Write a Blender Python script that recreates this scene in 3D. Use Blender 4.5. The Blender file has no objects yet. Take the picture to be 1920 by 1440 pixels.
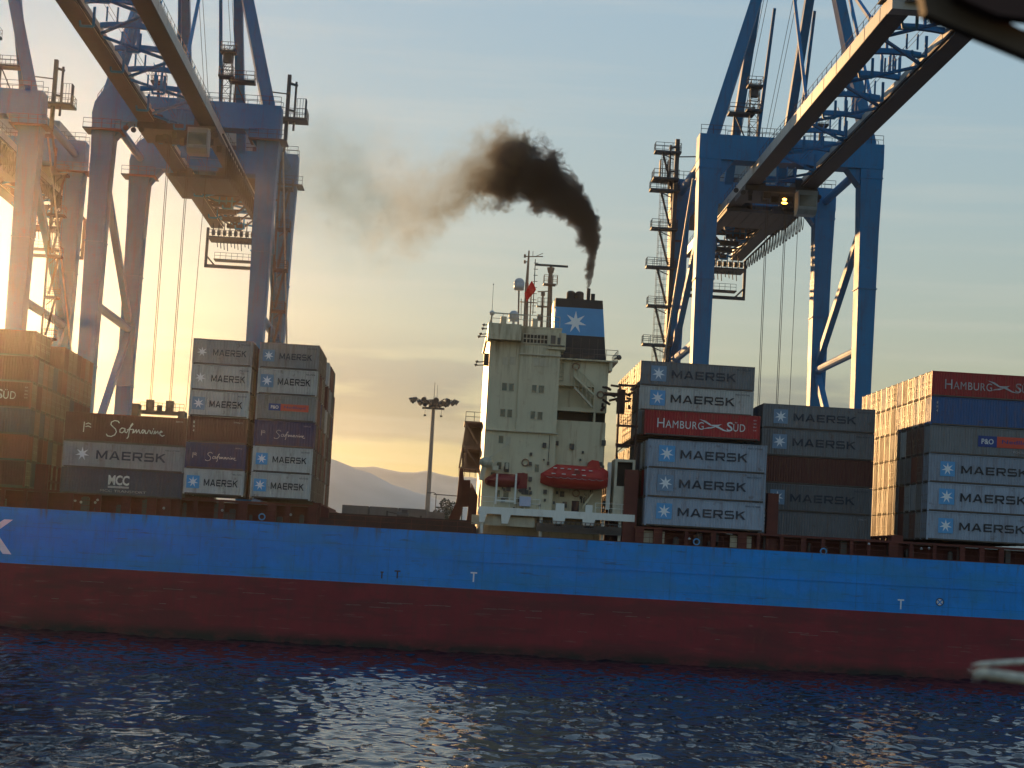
import bpy, math, random
from mathutils import Vector, Matrix
R = math.radians
rnd = random.Random(7)
S = bpy.context.scene
C = S.collection

# ------------------------------------------------------------------ camera
FPX, CAMZ = 3608.0, 9.5
PSI, THETA, ROLL = R(1.9525), R(5.2339), R(3.24)
fwd = Vector((math.sin(PSI)*math.cos(THETA), math.cos(PSI)*math.cos(THETA), math.sin(THETA)))
rgt = Vector((math.cos(PSI), -math.sin(PSI), 0))
upv = rgt.cross(fwd)
cr, sr = math.cos(ROLL), math.sin(ROLL)
cam_r = rgt*cr + upv*sr        # camera rolled anticlockwise, the scene leans clockwise
cam_u = upv*cr - rgt*sr
cam = bpy.data.objects.new('camera', bpy.data.cameras.new('camera')); C.objects.link(cam)
m = Matrix((cam_r, cam_u, -fwd)).transposed().to_4x4(); m.translation = (0, 0, CAMZ)
cam.matrix_world = m
cam.data.sensor_width = 36; cam.data.lens = FPX/1920*36
cam.data.clip_start = 0.2; cam.data.clip_end = 60000
cam.data.dof.use_dof = True; cam.data.dof.focus_distance = 205; cam.data.dof.aperture_fstop = 7.0
S.camera = cam

def U(px, py, Y):
    """point of the plane y = Y seen at a pixel of the 1920 x 1440 photograph -> (x, z)"""
    dx, dy = px-960.0, -(py-720.0)
    d = cam_r*dx + cam_u*dy + fwd*FPX
    t = Y/d.y
    return d.x*t, CAMZ + d.z*t
def RC(x0, y0, x1, y1, Y):
    xm, ym = (x0+x1)/2, (y0+y1)/2
    return U(x0, ym, Y)[0], U(x1, ym, Y)[0], U(xm, y1, Y)[1], U(xm, y0, Y)[1]

# ------------------------------------------------------------------ light
SUN_EL, SUN_AZ = R(6.9), R(-14.5)      # azimuth from +Y, negative to the left
sd = Vector((math.sin(SUN_AZ)*math.cos(SUN_EL), math.cos(SUN_AZ)*math.cos(SUN_EL), math.sin(SUN_EL)))
sun = bpy.data.objects.new('sun', bpy.data.lights.new('sun', 'SUN')); C.objects.link(sun)
sun.data.energy = 4.4; sun.data.angle = R(0.5); sun.data.color = (1.0, 0.56, 0.22)
sun.rotation_euler = sd.to_track_quat('Z', 'Y').to_euler()
w = bpy.data.worlds.new('World'); S.world = w; w.use_nodes = True
nt = w.node_tree; N = nt.nodes; L = nt.links; N.clear()
wo = N.new('ShaderNodeOutputWorld'); bg = N.new('ShaderNodeBackground'); bg.inputs['Strength'].default_value = 0.15
sky = N.new('ShaderNodeTexSky'); sky.sky_type = 'NISHITA'; sky.sun_disc = False
sky.sun_elevation = SUN_EL; sky.sun_rotation = SUN_AZ
sky.air_density = 2.5; sky.dust_density = 0.3; sky.ozone_density = 5.0; sky.altitude = 0
def n_math(nt, op, a, b=None, clamp=False):
    n = nt.nodes.new('ShaderNodeMath'); n.operation = op; n.use_clamp = clamp
    for i, v in enumerate((a, b)):
        if v is None: continue
        if isinstance(v, (int, float)): n.inputs[i].default_value = v
        else: nt.links.new(v, n.inputs[i])
    return n.outputs[0]
# thin cloud banks low over the hills: wide flat noise, greyer than the glow behind
tc = N.new('ShaderNodeTexCoord'); sep = N.new('ShaderNodeSeparateXYZ'); L.new(tc.outputs['Generated'], sep.inputs[0])
mp = N.new('ShaderNodeMapping'); mp.inputs['Scale'].default_value = (9, 9, 60); mp.inputs['Location'].default_value = (5.3, 0.4, 1.2)
L.new(tc.outputs['Generated'], mp.inputs[0])
nz = N.new('ShaderNodeTexNoise'); nz.inputs['Scale'].default_value = 1.0; nz.inputs['Detail'].default_value = 5; nz.inputs['Roughness'].default_value = 0.45
L.new(mp.outputs[0], nz.inputs['Vector'])
cl = N.new('ShaderNodeMapRange'); cl.interpolation_type = 'SMOOTHSTEP'
cl.inputs[1].default_value = 0.44; cl.inputs[2].default_value = 0.62; L.new(nz.outputs[0], cl.inputs[0])
lo = N.new('ShaderNodeMapRange'); lo.interpolation_type = 'SMOOTHSTEP'
lo.inputs[1].default_value = 0.125; lo.inputs[2].default_value = 0.085; L.new(sep.outputs[2], lo.inputs[0])
lo2 = N.new('ShaderNodeMapRange'); lo2.interpolation_type = 'SMOOTHSTEP'
lo2.inputs[1].default_value = 0.035; lo2.inputs[2].default_value = 0.06; L.new(sep.outputs[2], lo2.inputs[0])
cm = n_math(nt, 'MULTIPLY', n_math(nt, 'MULTIPLY', n_math(nt, 'MULTIPLY', cl.outputs[0], lo.outputs[0]), lo2.outputs[0]), 1.0)
mx = N.new('ShaderNodeMix'); mx.data_type = 'RGBA'; mx.blend_type = 'MULTIPLY'
L.new(cm, mx.inputs[0]); mx.inputs[7].default_value = (0.62, 0.66, 0.80, 1)
gm = N.new('ShaderNodeGamma'); gm.inputs[1].default_value = 0.41; L.new(sky.outputs[0], gm.inputs[0])   # flattened sky range: softer near the sun, brighter away to lift shaded fronts
ms = N.new('ShaderNodeVectorMath'); ms.operation = 'MULTIPLY'; L.new(gm.outputs[0], ms.inputs[0])
ms.inputs[1].default_value = tuple(k/0.15*0.15**0.41 for k in (0.525, 0.635, 0.79))
L.new(ms.outputs[0], mx.inputs[6])
# long thin wisps higher up, slightly paler than the sky
mp2 = N.new('ShaderNodeMapping'); mp2.inputs['Scale'].default_value = (4, 4, 75); mp2.inputs['Location'].default_value = (3.1, 0.4, 5.1); mp2.inputs['Rotation'].default_value = (0, R(2), 0)
L.new(tc.outputs['Generated'], mp2.inputs[0]); nz2 = N.new('ShaderNodeTexNoise'); nz2.inputs['Detail'].default_value = 6; nz2.inputs['Scale'].default_value = 1.0; L.new(mp2.outputs[0], nz2.inputs['Vector'])
cw = N.new('ShaderNodeMapRange'); cw.inputs[1].default_value = 0.52; cw.inputs[2].default_value = 0.75; cw.inputs[4].default_value = 0.20; L.new(nz2.outputs[0], cw.inputs[0])
mx2 = N.new('ShaderNodeMix'); mx2.data_type = 'RGBA'; L.new(cw.outputs[0], mx2.inputs[0]); L.new(mx.outputs[2], mx2.inputs[6]); mx2.inputs[7].default_value = (3.9, 3.6, 3.0, 1)
L.new(mx2.outputs[2], bg.inputs['Color']); L.new(bg.outputs[0], wo.inputs[0])
S.view_settings.view_transform = 'Standard'; S.view_settings.look = 'None'; S.view_settings.gamma = 1
S.view_settings.exposure = 0.36
S.cycles.use_denoising = True
S.cycles.max_bounces = 6; S.cycles.volume_bounces = 1; S.cycles.caustics_reflective = False; S.cycles.caustics_refractive = False
S.cycles.sample_clamp_indirect = 4

# ------------------------------------------------------------------ mesh helpers
class MB:
    def __init__(s): s.v = []; s.f = []
    def add(s, vs, fs):
        o = len(s.v); s.v += [tuple(v) for v in vs]; s.f += [tuple(i+o for i in f) for f in fs]; return s
    def box(s, x0, x1, y0, y1, z0, z1):
        x0, x1 = min(x0, x1), max(x0, x1); y0, y1 = min(y0, y1), max(y0, y1); z0, z1 = min(z0, z1), max(z0, z1)
        return s.add([(x0,y0,z0),(x1,y0,z0),(x1,y1,z0),(x0,y1,z0),(x0,y0,z1),(x1,y0,z1),(x1,y1,z1),(x0,y1,z1)],
                     [(0,3,2,1),(4,5,6,7),(0,1,5,4),(1,2,6,5),(2,3,7,6),(3,0,4,7)])
    def bar(s, p, q, w, h=None, w2=None, h2=None):
        """rectangular bar from p to q, w across (horizontal), h the other way; w2,h2 at q"""
        h = h or w; w2 = w2 or w; h2 = h2 or h
        p, q = Vector(p), Vector(q); d = (q-p).normalized()
        a = d.cross(Vector((0, 0, 1)))
        if a.length < 0.05: a = d.cross(Vector((0, 1, 0)))
        a.normalize(); b = a.cross(d).normalized()
        vs = []
        for c, ww, hh in ((p, w, h), (q, w2, h2)):
            for i, j in ((-1,-1),(1,-1),(1,1),(-1,1)): vs.append(c + a*(i*ww/2) + b*(j*hh/2))
        return s.add(vs, [(0,1,2,3),(7,6,5,4),(0,4,5,1),(1,5,6,2),(2,6,7,3),(3,7,4,0)])
    def tube(s, p, q, r, r2=None, n=8, caps=True):
        r2 = r if r2 is None else r2
        p, q = Vector(p), Vector(q); d = (q-p).normalized()
        a = d.cross(Vector((0, 0, 1)))
        if a.length < 0.05: a = d.cross(Vector((0, 1, 0)))
        a.normalize(); b = a.cross(d)
        vs = [c + (a*math.cos(k*math.tau/n) + b*math.sin(k*math.tau/n))*rr for c, rr in ((p, r), (q, r2)) for k in range(n)]
        fs = [(k, (k+1) % n, n+(k+1) % n, n+k) for k in range(n)]
        if caps: fs += [tuple(range(n-1, -1, -1)), tuple(range(n, 2*n))]
        return s.add(vs, fs)
    def path(s, pts, r, n=6):
        for a, b in zip(pts, pts[1:]): s.tube(a, b, r, n=n)
        return s
    def prism(s, poly, axis, a, b):
        """poly: 2D points; axis 'y': (x,z) extruded in y from a to b; 'x': (y,z); 'z': (x,y)"""
        n = len(poly)
        f = {'y': lambda p, t: (p[0], t, p[1]), 'x': lambda p, t: (t, p[0], p[1]), 'z': lambda p, t: (p[0], p[1], t)}[axis]
        vs = [f(p, a) for p in poly] + [f(p, b) for p in poly]
        return s.add(vs, [tuple(range(n)), tuple(range(2*n-1, n-1, -1))] + [(k, n+k, n+(k+1) % n, (k+1) % n) for k in range(n)])
    def ball(s, c, r, nu=12, nv=8, sx=1, sy=1, sz=1):
        vs = [(c[0], c[1], c[2]-r*sz)]
        for j in range(1, nv):
            t = -math.pi/2 + math.pi*j/nv
            for i in range(nu):
                a = math.tau*i/nu
                vs.append((c[0]+r*sx*math.cos(t)*math.cos(a), c[1]+r*sy*math.cos(t)*math.sin(a), c[2]+r*sz*math.sin(t)))
        vs.append((c[0], c[1], c[2]+r*sz)); top = len(vs)-1
        fs = [(0, 1+(i+1) % nu, 1+i) for i in range(nu)]
        for j in range(nv-2):
            for i in range(nu):
                a = 1+j*nu+i; b = 1+j*nu+(i+1) % nu
                fs.append((a, b, b+nu, a+nu))
        k = 1+(nv-2)*nu
        fs += [(k+i, k+(i+1) % nu, top) for i in range(nu)]
        return s.add(vs, fs)
    def rail(s, pts, h=1.1, step=1.6, r=0.03, mids=2):
        """handrail along points"""
        for a, b in zip(pts, pts[1:]):
            a, b = Vector(a), Vector(b); n = max(1, round((b-a).length/step))
            for k in range(n+1):
                c = a.lerp(b, k/n); s.tube(c, c+Vector((0, 0, h)), r, n=4)
            for j in range(mids):
                o = Vector((0, 0, h*(1-j*0.48))); s.tube(a+o, b+o, r, n=4)
        return s
    def xform(s, f):
        s.v = [tuple(f(v)) for v in s.v]; return s
    def mesh(s, name):
        me = bpy.data.meshes.new(name); me.from_pydata(s.v, [], s.f); me.validate()
        import bmesh
        bm = bmesh.new(); bm.from_mesh(me); bmesh.ops.recalc_face_normals(bm, faces=bm.faces); bm.to_mesh(me); bm.free()
        return me
    def build(s, name, mat, parent=None, smooth=False, loc=None):
        me = s.mesh(name)
        o = bpy.data.objects.new(name, me); C.objects.link(o)
        if mat: me.materials.append(mat)
        if smooth:
            for p in me.polygons: p.use_smooth = True
        if loc: o.location = loc
        if parent: o.parent = parent; 
        return o
def empty(name, loc, label=None, cat=None, group=None, rz=0):
    o = bpy.data.objects.new(name, None); C.objects.link(o); o.location = loc; o.rotation_euler.z = rz
    o.empty_display_size = 0.5
    return tag(o, label, cat, group)
def tag(o, label=None, cat=None, group=None, kind=None):
    for k, v in (('label', label), ('category', cat), ('group', group), ('kind', kind)):
        if v: o[k] = v
    return o
def children(o): return [c for c in o.children]
def copy_tree(o, parent=None):
    c = o.copy(); C.objects.link(c)
    if parent: c.parent = parent
    for ch in children(o): copy_tree(ch, c)
    return c

# ------------------------------------------------------------------ materials
def mat(name, col, rough=0.6, metal=0.0, var=0.12, dirt=None, dirt_amt=0.35, scale=0.6, streak=0.25, bump=0.0, spec=0.4, rnd_v=0.0, seam=None):
    m = bpy.data.materials.new(name); m.use_nodes = True
    nt = m.node_tree; N = nt.nodes; L = nt.links
    b = N['Principled BSDF']; b.inputs['Roughness'].default_value = rough; b.inputs['Metallic'].default_value = metal
    b.inputs['Specular IOR Level'].default_value = spec
    tc = N.new('ShaderNodeTexCoord'); oi = N.new('ShaderNodeObjectInfo')
    off = N.new('ShaderNodeVectorMath'); off.operation = 'ADD'; L.new(tc.outputs['Object'], off.inputs[0])
    rr = n_math(nt, 'MULTIPLY', oi.outputs['Random'], 37.0); L.new(rr, off.inputs[1])
    a = N.new('ShaderNodeTexNoise'); a.inputs['Scale'].default_value = scale; a.inputs['Detail'].default_value = 8; a.inputs['Roughness'].default_value = 0.6
    L.new(off.outputs[0], a.inputs['Vector'])
    v = N.new('ShaderNodeMapRange'); v.inputs[1].default_value = 0.3; v.inputs[2].default_value = 0.7
    v.inputs[3].default_value = 1-var; v.inputs[4].default_value = 1+var; L.new(a.outputs[0], v.inputs[0])
    val = v.outputs[0]
    if rnd_v:
        r2 = N.new('ShaderNodeMapRange'); r2.inputs[3].default_value = 1-rnd_v; r2.inputs[4].default_value = 1+rnd_v
        L.new(oi.outputs['Random'], r2.inputs[0]); val = n_math(nt, 'MULTIPLY', val, r2.outputs[0])
    hs = N.new('ShaderNodeVectorMath'); hs.operation = 'SCALE'; hs.inputs[0].default_value = col[:3]; L.new(val, hs.inputs[3])
    out = hs.outputs[0]
    if dirt:
        mp = N.new('ShaderNodeMapping'); mp.inputs['Scale'].default_value = (1.3, 1.3, 0.14); L.new(off.outputs[0], mp.inputs[0])
        s1 = N.new('ShaderNodeTexNoise'); s1.inputs['Scale'].default_value = 1.6; s1.inputs['Detail'].default_value = 9; s1.inputs['Roughness'].default_value = 0.65
        L.new(mp.outputs[0], s1.inputs['Vector'])
        s2 = N.new('ShaderNodeMapRange'); s2.inputs[1].default_value = 0.50; s2.inputs[2].default_value = 0.72; L.new(s1.outputs[0], s2.inputs[0])
        s3 = N.new('ShaderNodeTexNoise'); s3.inputs['Scale'].default_value = 1.1; s3.inputs['Detail'].default_value = 10; s3.inputs['Roughness'].default_value = 0.7
        L.new(off.outputs[0], s3.inputs['Vector'])
        s4 = N.new('ShaderNodeMapRange'); s4.inputs[1].default_value = 0.58; s4.inputs[2].default_value = 0.70; L.new(s3.outputs[0], s4.inputs[0])
        mm = n_math(nt, 'MULTIPLY', n_math(nt, 'ADD', n_math(nt, 'MULTIPLY', s2.outputs[0], streak/0.35), s4.outputs[0], True), dirt_amt)
        x = N.new('ShaderNodeMix'); x.data_type = 'RGBA'; L.new(mm, x.inputs[0]); L.new(out, x.inputs[6]); x.inputs[7].default_value = (*dirt, 1)
        out = x.outputs[2]
    if seam:    # plating seams: (pitch along x, pitch along z)
        sx = N.new('ShaderNodeSeparateXYZ'); L.new(tc.outputs['Object'], sx.inputs[0])
        acc = None
        for ax, pitch in ((0, seam[0]), (2, seam[1])):
            fr = n_math(nt, 'FRACT', n_math(nt, 'DIVIDE', sx.outputs[ax], pitch))
            ln = n_math(nt, 'LESS_THAN', n_math(nt, 'ABSOLUTE', n_math(nt, 'SUBTRACT', fr, 0.5)), 0.03/pitch)
            acc = ln if acc is None else n_math(nt, 'MAXIMUM', acc, ln)
        x = N.new('ShaderNodeMix'); x.data_type = 'RGBA'; x.blend_type = 'MULTIPLY'; L.new(n_math(nt, 'MULTIPLY', acc, 0.35), x.inputs[0]); L.new(out, x.inputs[6]); x.inputs[7].default_value = (0.3, 0.3, 0.3, 1)
        out = x.outputs[2]
    L.new(out, b.inputs['Base Color'])
    rv = N.new('ShaderNodeMapRange'); rv.inputs[3].default_value = max(rough-0.12, 0.05); rv.inputs[4].default_value = min(rough+0.15, 1)
    L.new(a.outputs[0], rv.inputs[0]); L.new(rv.outputs[0], b.inputs['Roughness'])
    if bump:
        bp = N.new('ShaderNodeBump'); bp.inputs['Strength'].default_value = 0.5; bp.inputs['Distance'].default_value = bump
        b2 = N.new('ShaderNodeTexNoise'); b2.inputs['Scale'].default_value = scale*1.7; b2.inputs['Detail'].default_value = 4; L.new(off.outputs[0], b2.inputs['Vector'])
        L.new(b2.outputs[0], bp.inputs['Height']); L.new(bp.outputs[0], b.inputs['Normal'])
    return m
def emis(name, col, s):
    m = bpy.data.materials.new(name); m.use_nodes = True; b = m.node_tree.nodes['Principled BSDF']
    b.inputs['Base Color'].default_value = (*col, 1); b.inputs['Emission Color'].default_value = (*col, 1); b.inputs['Emission Strength'].default_value = s
    return m
RUST = (0.10, 0.045, 0.022)
M = {}
M['hull_blue'] = mat('hull blue paint', (0.003, 0.25, 0.74), 0.45, var=0.12, dirt=(0.03, 0.10, 0.16), dirt_amt=0.35, scale=0.16, streak=0.35, bump=0.35, seam=(9.5, 2.9))
M['hull_red'] = mat('antifouling red', (0.22, 0.028, 0.034), 0.7, var=0.18, dirt=(0.11, 0.04, 0.035), dirt_amt=0.45, scale=0.25, streak=0.3, bump=0.06)
def wear(m, kind):
    nt = m.node_tree; N = nt.nodes; L = nt.links; b = N['Principled BSDF']; src = b.inputs['Base Color'].links[0].from_socket
    tc = N.new('ShaderNodeTexCoord'); sx = N.new('ShaderNodeSeparateXYZ'); L.new(tc.outputs['Object'], sx.inputs[0])
    def layer(src, scale, lo, hi, col, amt, zlo=None, zhi=None, det=6):
        mp = N.new('ShaderNodeMapping'); mp.inputs['Scale'].default_value = scale; L.new(tc.outputs['Object'], mp.inputs[0])
        z = N.new('ShaderNodeTexNoise'); z.inputs['Scale'].default_value = 1; z.inputs['Detail'].default_value = det; z.inputs['Roughness'].default_value = 0.65; L.new(mp.outputs[0], z.inputs['Vector'])
        r = N.new('ShaderNodeMapRange'); r.inputs[1].default_value = lo; r.inputs[2].default_value = hi; L.new(z.outputs[0], r.inputs[0]); f = n_math(nt, 'MULTIPLY', r.outputs[0], amt)
        if zlo is not None:
            q = N.new('ShaderNodeMapRange'); q.interpolation_type = 'SMOOTHSTEP'; q.inputs[1].default_value = zlo; q.inputs[2].default_value = zhi; L.new(sx.outputs[2], q.inputs[0]); f = n_math(nt, 'MULTIPLY', f, q.outputs[0])
        x = N.new('ShaderNodeMix'); x.data_type = 'RGBA'; L.new(f, x.inputs[0]); L.new(src, x.inputs[6]); x.inputs[7].default_value = (*col, 1); return x.outputs[2]
    if kind == 'blue':
        src = layer(src, (0.9, 1, 0.10), 0.56, 0.66, (0.06, 0.07, 0.05), 0.75, 10.2, 12.0)       # runs below the scuppers
        src = layer(src, (0.25, 1, 2.6), 0.60, 0.66, (0.02, 0.05, 0.08), 0.6)                    # fender scuffs
        src = layer(src, (0.12, 1, 0.35), 0.50, 0.62, (0.02, 0.24, 0.50), 0.5, det=2)             # repainted patches
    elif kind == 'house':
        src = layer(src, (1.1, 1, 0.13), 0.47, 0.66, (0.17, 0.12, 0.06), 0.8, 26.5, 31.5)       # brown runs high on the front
        src = layer(src, (2.2, 1, 0.16), 0.57, 0.68, (0.20, 0.10, 0.045), 0.55)                 # rust streaks
    else:
        src = layer(src, (0.3, 1, 3.2), 0.60, 0.67, (0.30, 0.20, 0.17), 0.30)
        src = layer(src, (0.10, 1, 0.5), 0.48, 0.60, (0.10, 0.03, 0.03), 0.5, det=3)
        src = layer(src, (0.4, 1, 0.8), 0.20, 0.55, (0.020, 0.024, 0.018), 0.95, 1.5, 0.2)        # weed and wet band
    L.new(src, b.inputs['Base Color'])
wear(M['hull_blue'], 'blue'); wear(M['hull_red'], 'red')
M['oxide'] = mat('oxide red steel', (0.13, 0.035, 0.025), 0.75, var=0.25, dirt=(0.05, 0.03, 0.02), dirt_amt=0.5)
M['deck_dark'] = mat('dark deck steel', (0.06, 0.03, 0.024), 0.8, var=0.3, dirt=(0.09, 0.04, 0.025), dirt_amt=0.4)
M['house'] = mat('cream house paint', (0.56, 0.52, 0.37), 0.5, var=0.07, dirt=(0.33, 0.24, 0.13), dirt_amt=0.42, scale=0.3, streak=0.28)
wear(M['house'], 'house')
M['house_dirty'] = mat('streaked cream paint', (0.50, 0.47, 0.36), 0.6, var=0.15, dirt=(0.25, 0.17, 0.09), dirt_amt=0.55, scale=0.8)
M['glass'] = mat('dark window glass', (0.05, 0.075, 0.065), 0.12, var=0.2, spec=0.8, rnd_v=0.5)
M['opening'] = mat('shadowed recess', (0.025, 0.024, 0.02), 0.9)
M['white'] = mat('white paint', (0.75, 0.77, 0.72), 0.5, var=0.06, dirt=RUST, dirt_amt=0.2)
M['funnel_blue'] = mat('funnel light blue', (0.07, 0.30, 0.62), 0.45, var=0.06)
M['funnel_dark'] = mat('funnel black', (0.022, 0.024, 0.028), 0.6, var=0.2)
M['star'] = mat('white star paint', (0.75, 0.8, 0.85), 0.5, var=0.03)
M['boat_red'] = mat('orange red grp', (0.40, 0.026, 0.020), 0.55, var=0.15, scale=1.2, dirt=(0.25, 0.03, 0.02), dirt_amt=0.3)
M['boat_dark'] = mat('faded dark red grp', (0.20, 0.02, 0.02), 0.5, var=0.15)
M['steel'] = mat('dark galvanised steel', (0.085, 0.08, 0.075), 0.6, var=0.2, dirt=RUST, dirt_amt=0.4)
M['mast'] = mat('weathered brown mast paint', (0.30, 0.20, 0.14), 0.6, var=0.2, dirt=RUST, dirt_amt=0.5)
M['dome'] = mat('grey radome', (0.42, 0.44, 0.46), 0.4, var=0.04)
M['crane_blue'] = mat('crane blue paint', (0.018, 0.165, 0.37), 0.6, spec=0.22, var=0.10, dirt=(0.06, 0.07, 0.08), dirt_amt=0.5, scale=0.25, streak=0.35, bump=0.02)
M['girder'] = mat('pale girder paint', (0.40, 0.40, 0.38), 0.5, var=0.1, dirt=(0.16, 0.13, 0.10), dirt_amt=0.45, scale=0.3)
M['machinery'] = mat('blue grey cladding', (0.20, 0.27, 0.31), 0.55, var=0.1, dirt=(0.10, 0.11, 0.10), dirt_amt=0.4)
M['crane_dark'] = mat('dark crane walkway steel', (0.045, 0.055, 0.07), 0.7, var=0.25, dirt=RUST, dirt_amt=0.35)
M['rope'] = mat('wire rope', (0.07, 0.06, 0.05), 0.7)
M['cable'] = mat('festoon cable', (0.02, 0.02, 0.02), 0.7)
M['concrete'] = mat('quay concrete', (0.30, 0.29, 0.27), 0.85, var=0.15, dirt=(0.12, 0.11, 0.10), scale=0.1)
M['pole'] = mat('galvanised pole', (0.24, 0.21, 0.18), 0.5, var=0.08, dirt=RUST, dirt_amt=0.25)
M['hatch_grey'] = mat('grey hatch cover paint', (0.24, 0.25, 0.24), 0.7, var=0.12, dirt=RUST, dirt_amt=0.3)
M['flag'] = mat('red flag cloth', (0.75, 0.03, 0.02), 0.8, var=0.08)
M['lamp'] = emis('sodium lamp', (1.0, 0.42, 0.06), 9.0)
M['tarp'] = mat('pale blue cover', (0.45, 0.50, 0.66), 0.8, var=0.08)
M['foreground'] = mat('dark bracket paint', (0.10, 0.075, 0.055), 0.8, var=0.4, scale=6)
M['pale_rope'] = mat('pale synthetic rope', (0.62, 0.64, 0.58), 0.9, var=0.35, scale=60)
M['black'] = mat('black lettering', (0.018, 0.022, 0.03), 0.6, var=0.1, dirt=(0.16, 0.16, 0.16), dirt_amt=0.55)
M['dark_text'] = mat('dark slate lettering', (0.03, 0.04, 0.06), 0.6, var=0.1, dirt=(0.16, 0.16, 0.16), dirt_amt=0.55)
M['pale_text'] = mat('white lettering', (0.66, 0.68, 0.68), 0.6, var=0.12, dirt=(0.2, 0.16, 0.14), dirt_amt=0.5)
M['dim_text'] = mat('worn white lettering', (0.40, 0.40, 0.42), 0.6, var=0.3, dirt=(0.2, 0.05, 0.04), dirt_amt=0.9)
M['emb_blue'] = mat('emblem light blue', (0.10, 0.34, 0.66), 0.5, var=0.06)
M['emb_dim'] = mat('emblem faded blue', (0.17, 0.28, 0.42), 0.5, var=0.1)
M['po_blue'] = mat('navy panel', (0.02, 0.05, 0.22), 0.5); M['po_red'] = mat('orange red panel', (0.55, 0.07, 0.04), 0.5)
CC = {  # container paints
 'grey':   (0.25, 0.265, 0.27), 'pale':  (0.42, 0.45, 0.45), 'blue grey': (0.27, 0.33, 0.42),
 'dull grey': (0.15, 0.165, 0.18), 'red': (0.30, 0.018, 0.02), 'navy': (0.035, 0.045, 0.13),
 'brown':  (0.11, 0.035, 0.025), 'blue': (0.035, 0.10, 0.26), 'dark': (0.07, 0.07, 0.09), 'orange brown': (0.17, 0.055, 0.035)}
CM = {k: mat('container paint '+k, v, 0.55, var=0.10, dirt=(0.12, 0.065, 0.038), dirt_amt=0.58, scale=0.7, streak=0.3, rnd_v=0.18, bump=0.03) for k, v in CC.items()}
M['gear'] = mat('galvanised door gear', (0.22, 0.20, 0.17), 0.5, metal=0.3, var=0.2, dirt=RUST, dirt_amt=0.5)
M['bottomrail'] = mat('grimy container frame', (0.10, 0.085, 0.07), 0.8, var=0.3, dirt=RUST, dirt_amt=0.5)

# ------------------------------------------------------------------ flat writing
_tx = {}
def text_mesh(s, size=1.0, bold=0.0, sx=1.0, space=1.0, shear=0.0, depth=0.004):
    """lettering in the x-z plane facing -y, centred on the origin"""
    k = (s, size, bold, sx, space, shear)
    if k in _tx: return _tx[k]
    cu = bpy.data.curves.new('t', 'FONT'); cu.body = s; cu.size = size; cu.align_x = 'CENTER'; cu.align_y = 'CENTER'
    cu.offset = bold; cu.space_character = space; cu.shear = shear; cu.resolution_u = 3; cu.extrude = depth
    o = bpy.data.objects.new('t', cu); C.objects.link(o)
    dg = bpy.context.evaluated_depsgraph_get()
    me = bpy.data.meshes.new_from_object(o.evaluated_get(dg)); bpy.data.objects.remove(o)
    xs = [v.co.x for v in me.vertices]; ys = [v.co.y for v in me.vertices]
    cx, cy = (min(xs)+max(xs))/2, (min(ys)+max(ys))/2
    for v in me.vertices: v.co = ((v.co.x-cx)*sx, -v.co.z, v.co.y-cy)
    me['w'] = (max(xs)-min(xs))*sx; me['h'] = max(ys)-min(ys)
    _tx[k] = me; me.materials.clear(); me.materials.append(M['black'])
    return me
def put(me, name, mt, parent, x, y, z, s=1.0, sx=None):
    o = bpy.data.objects.new(name, me); C.objects.link(o); o.parent = parent
    o.location = (x, y, z); o.scale = (sx or s, 1, s)
    if not me.materials: me.materials.append(mt)
    o.material_slots[0].link = 'OBJECT'; o.material_slots[0].material = mt
    return o
def fit_text(s, w, h, name, mt, parent, x, y, z, bold=0.0, space=1.0, shear=0.0):
    me = text_mesh(s, 1.0, bold, 1.0, space, shear)
    o = put(me, name, mt, parent, x, y, z); o.scale = (w/me['w'], 1, h/me['h']); return o
def flat_mesh(polys, t=0.004):
    b = MB()
    for p in polys: b.prism(p, 'y', -t, 0)
    return b.mesh('flat')
def star_mesh(n=7, r1=1.0, r2=0.36, t=0.004, rot=0.0):
    # a fan of kites so every face is convex
    b = MB()
    for k in range(n):
        a = math.pi/2 + rot + k*math.tau/n
        h = math.pi/n
        b.prism([(0, 0), (r2*math.cos(a-h), r2*math.sin(a-h)), (r1*math.cos(a), r1*math.sin(a)), (r2*math.cos(a+h), r2*math.sin(a+h))], 'y', -t, 0)
    return b.mesh('star')
STAR = star_mesh(); SQUARE = flat_mesh([[(-1, -1), (1, -1), (1, 1), (-1, 1)]])
def strokes(lines, w, t=0.004):
    b = MB()
    for ln in lines:
        for (a, c) in zip(ln, ln[1:]):
            d = Vector((c[0]-a[0], c[1]-a[1])); n = Vector((-d.y, d.x)).normalized()*w/2; e = d.normalized()*w*0.25
            b.prism([(a[0]-n.x-e.x, a[1]-n.y-e.y), (c[0]-n.x+e.x, c[1]-n.y+e.y), (c[0]+n.x+e.x, c[1]+n.y+e.y), (a[0]+n.x-e.x, a[1]+n.y-e.y)], 'y', -t, 0)
    return b.mesh('strokes')
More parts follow.
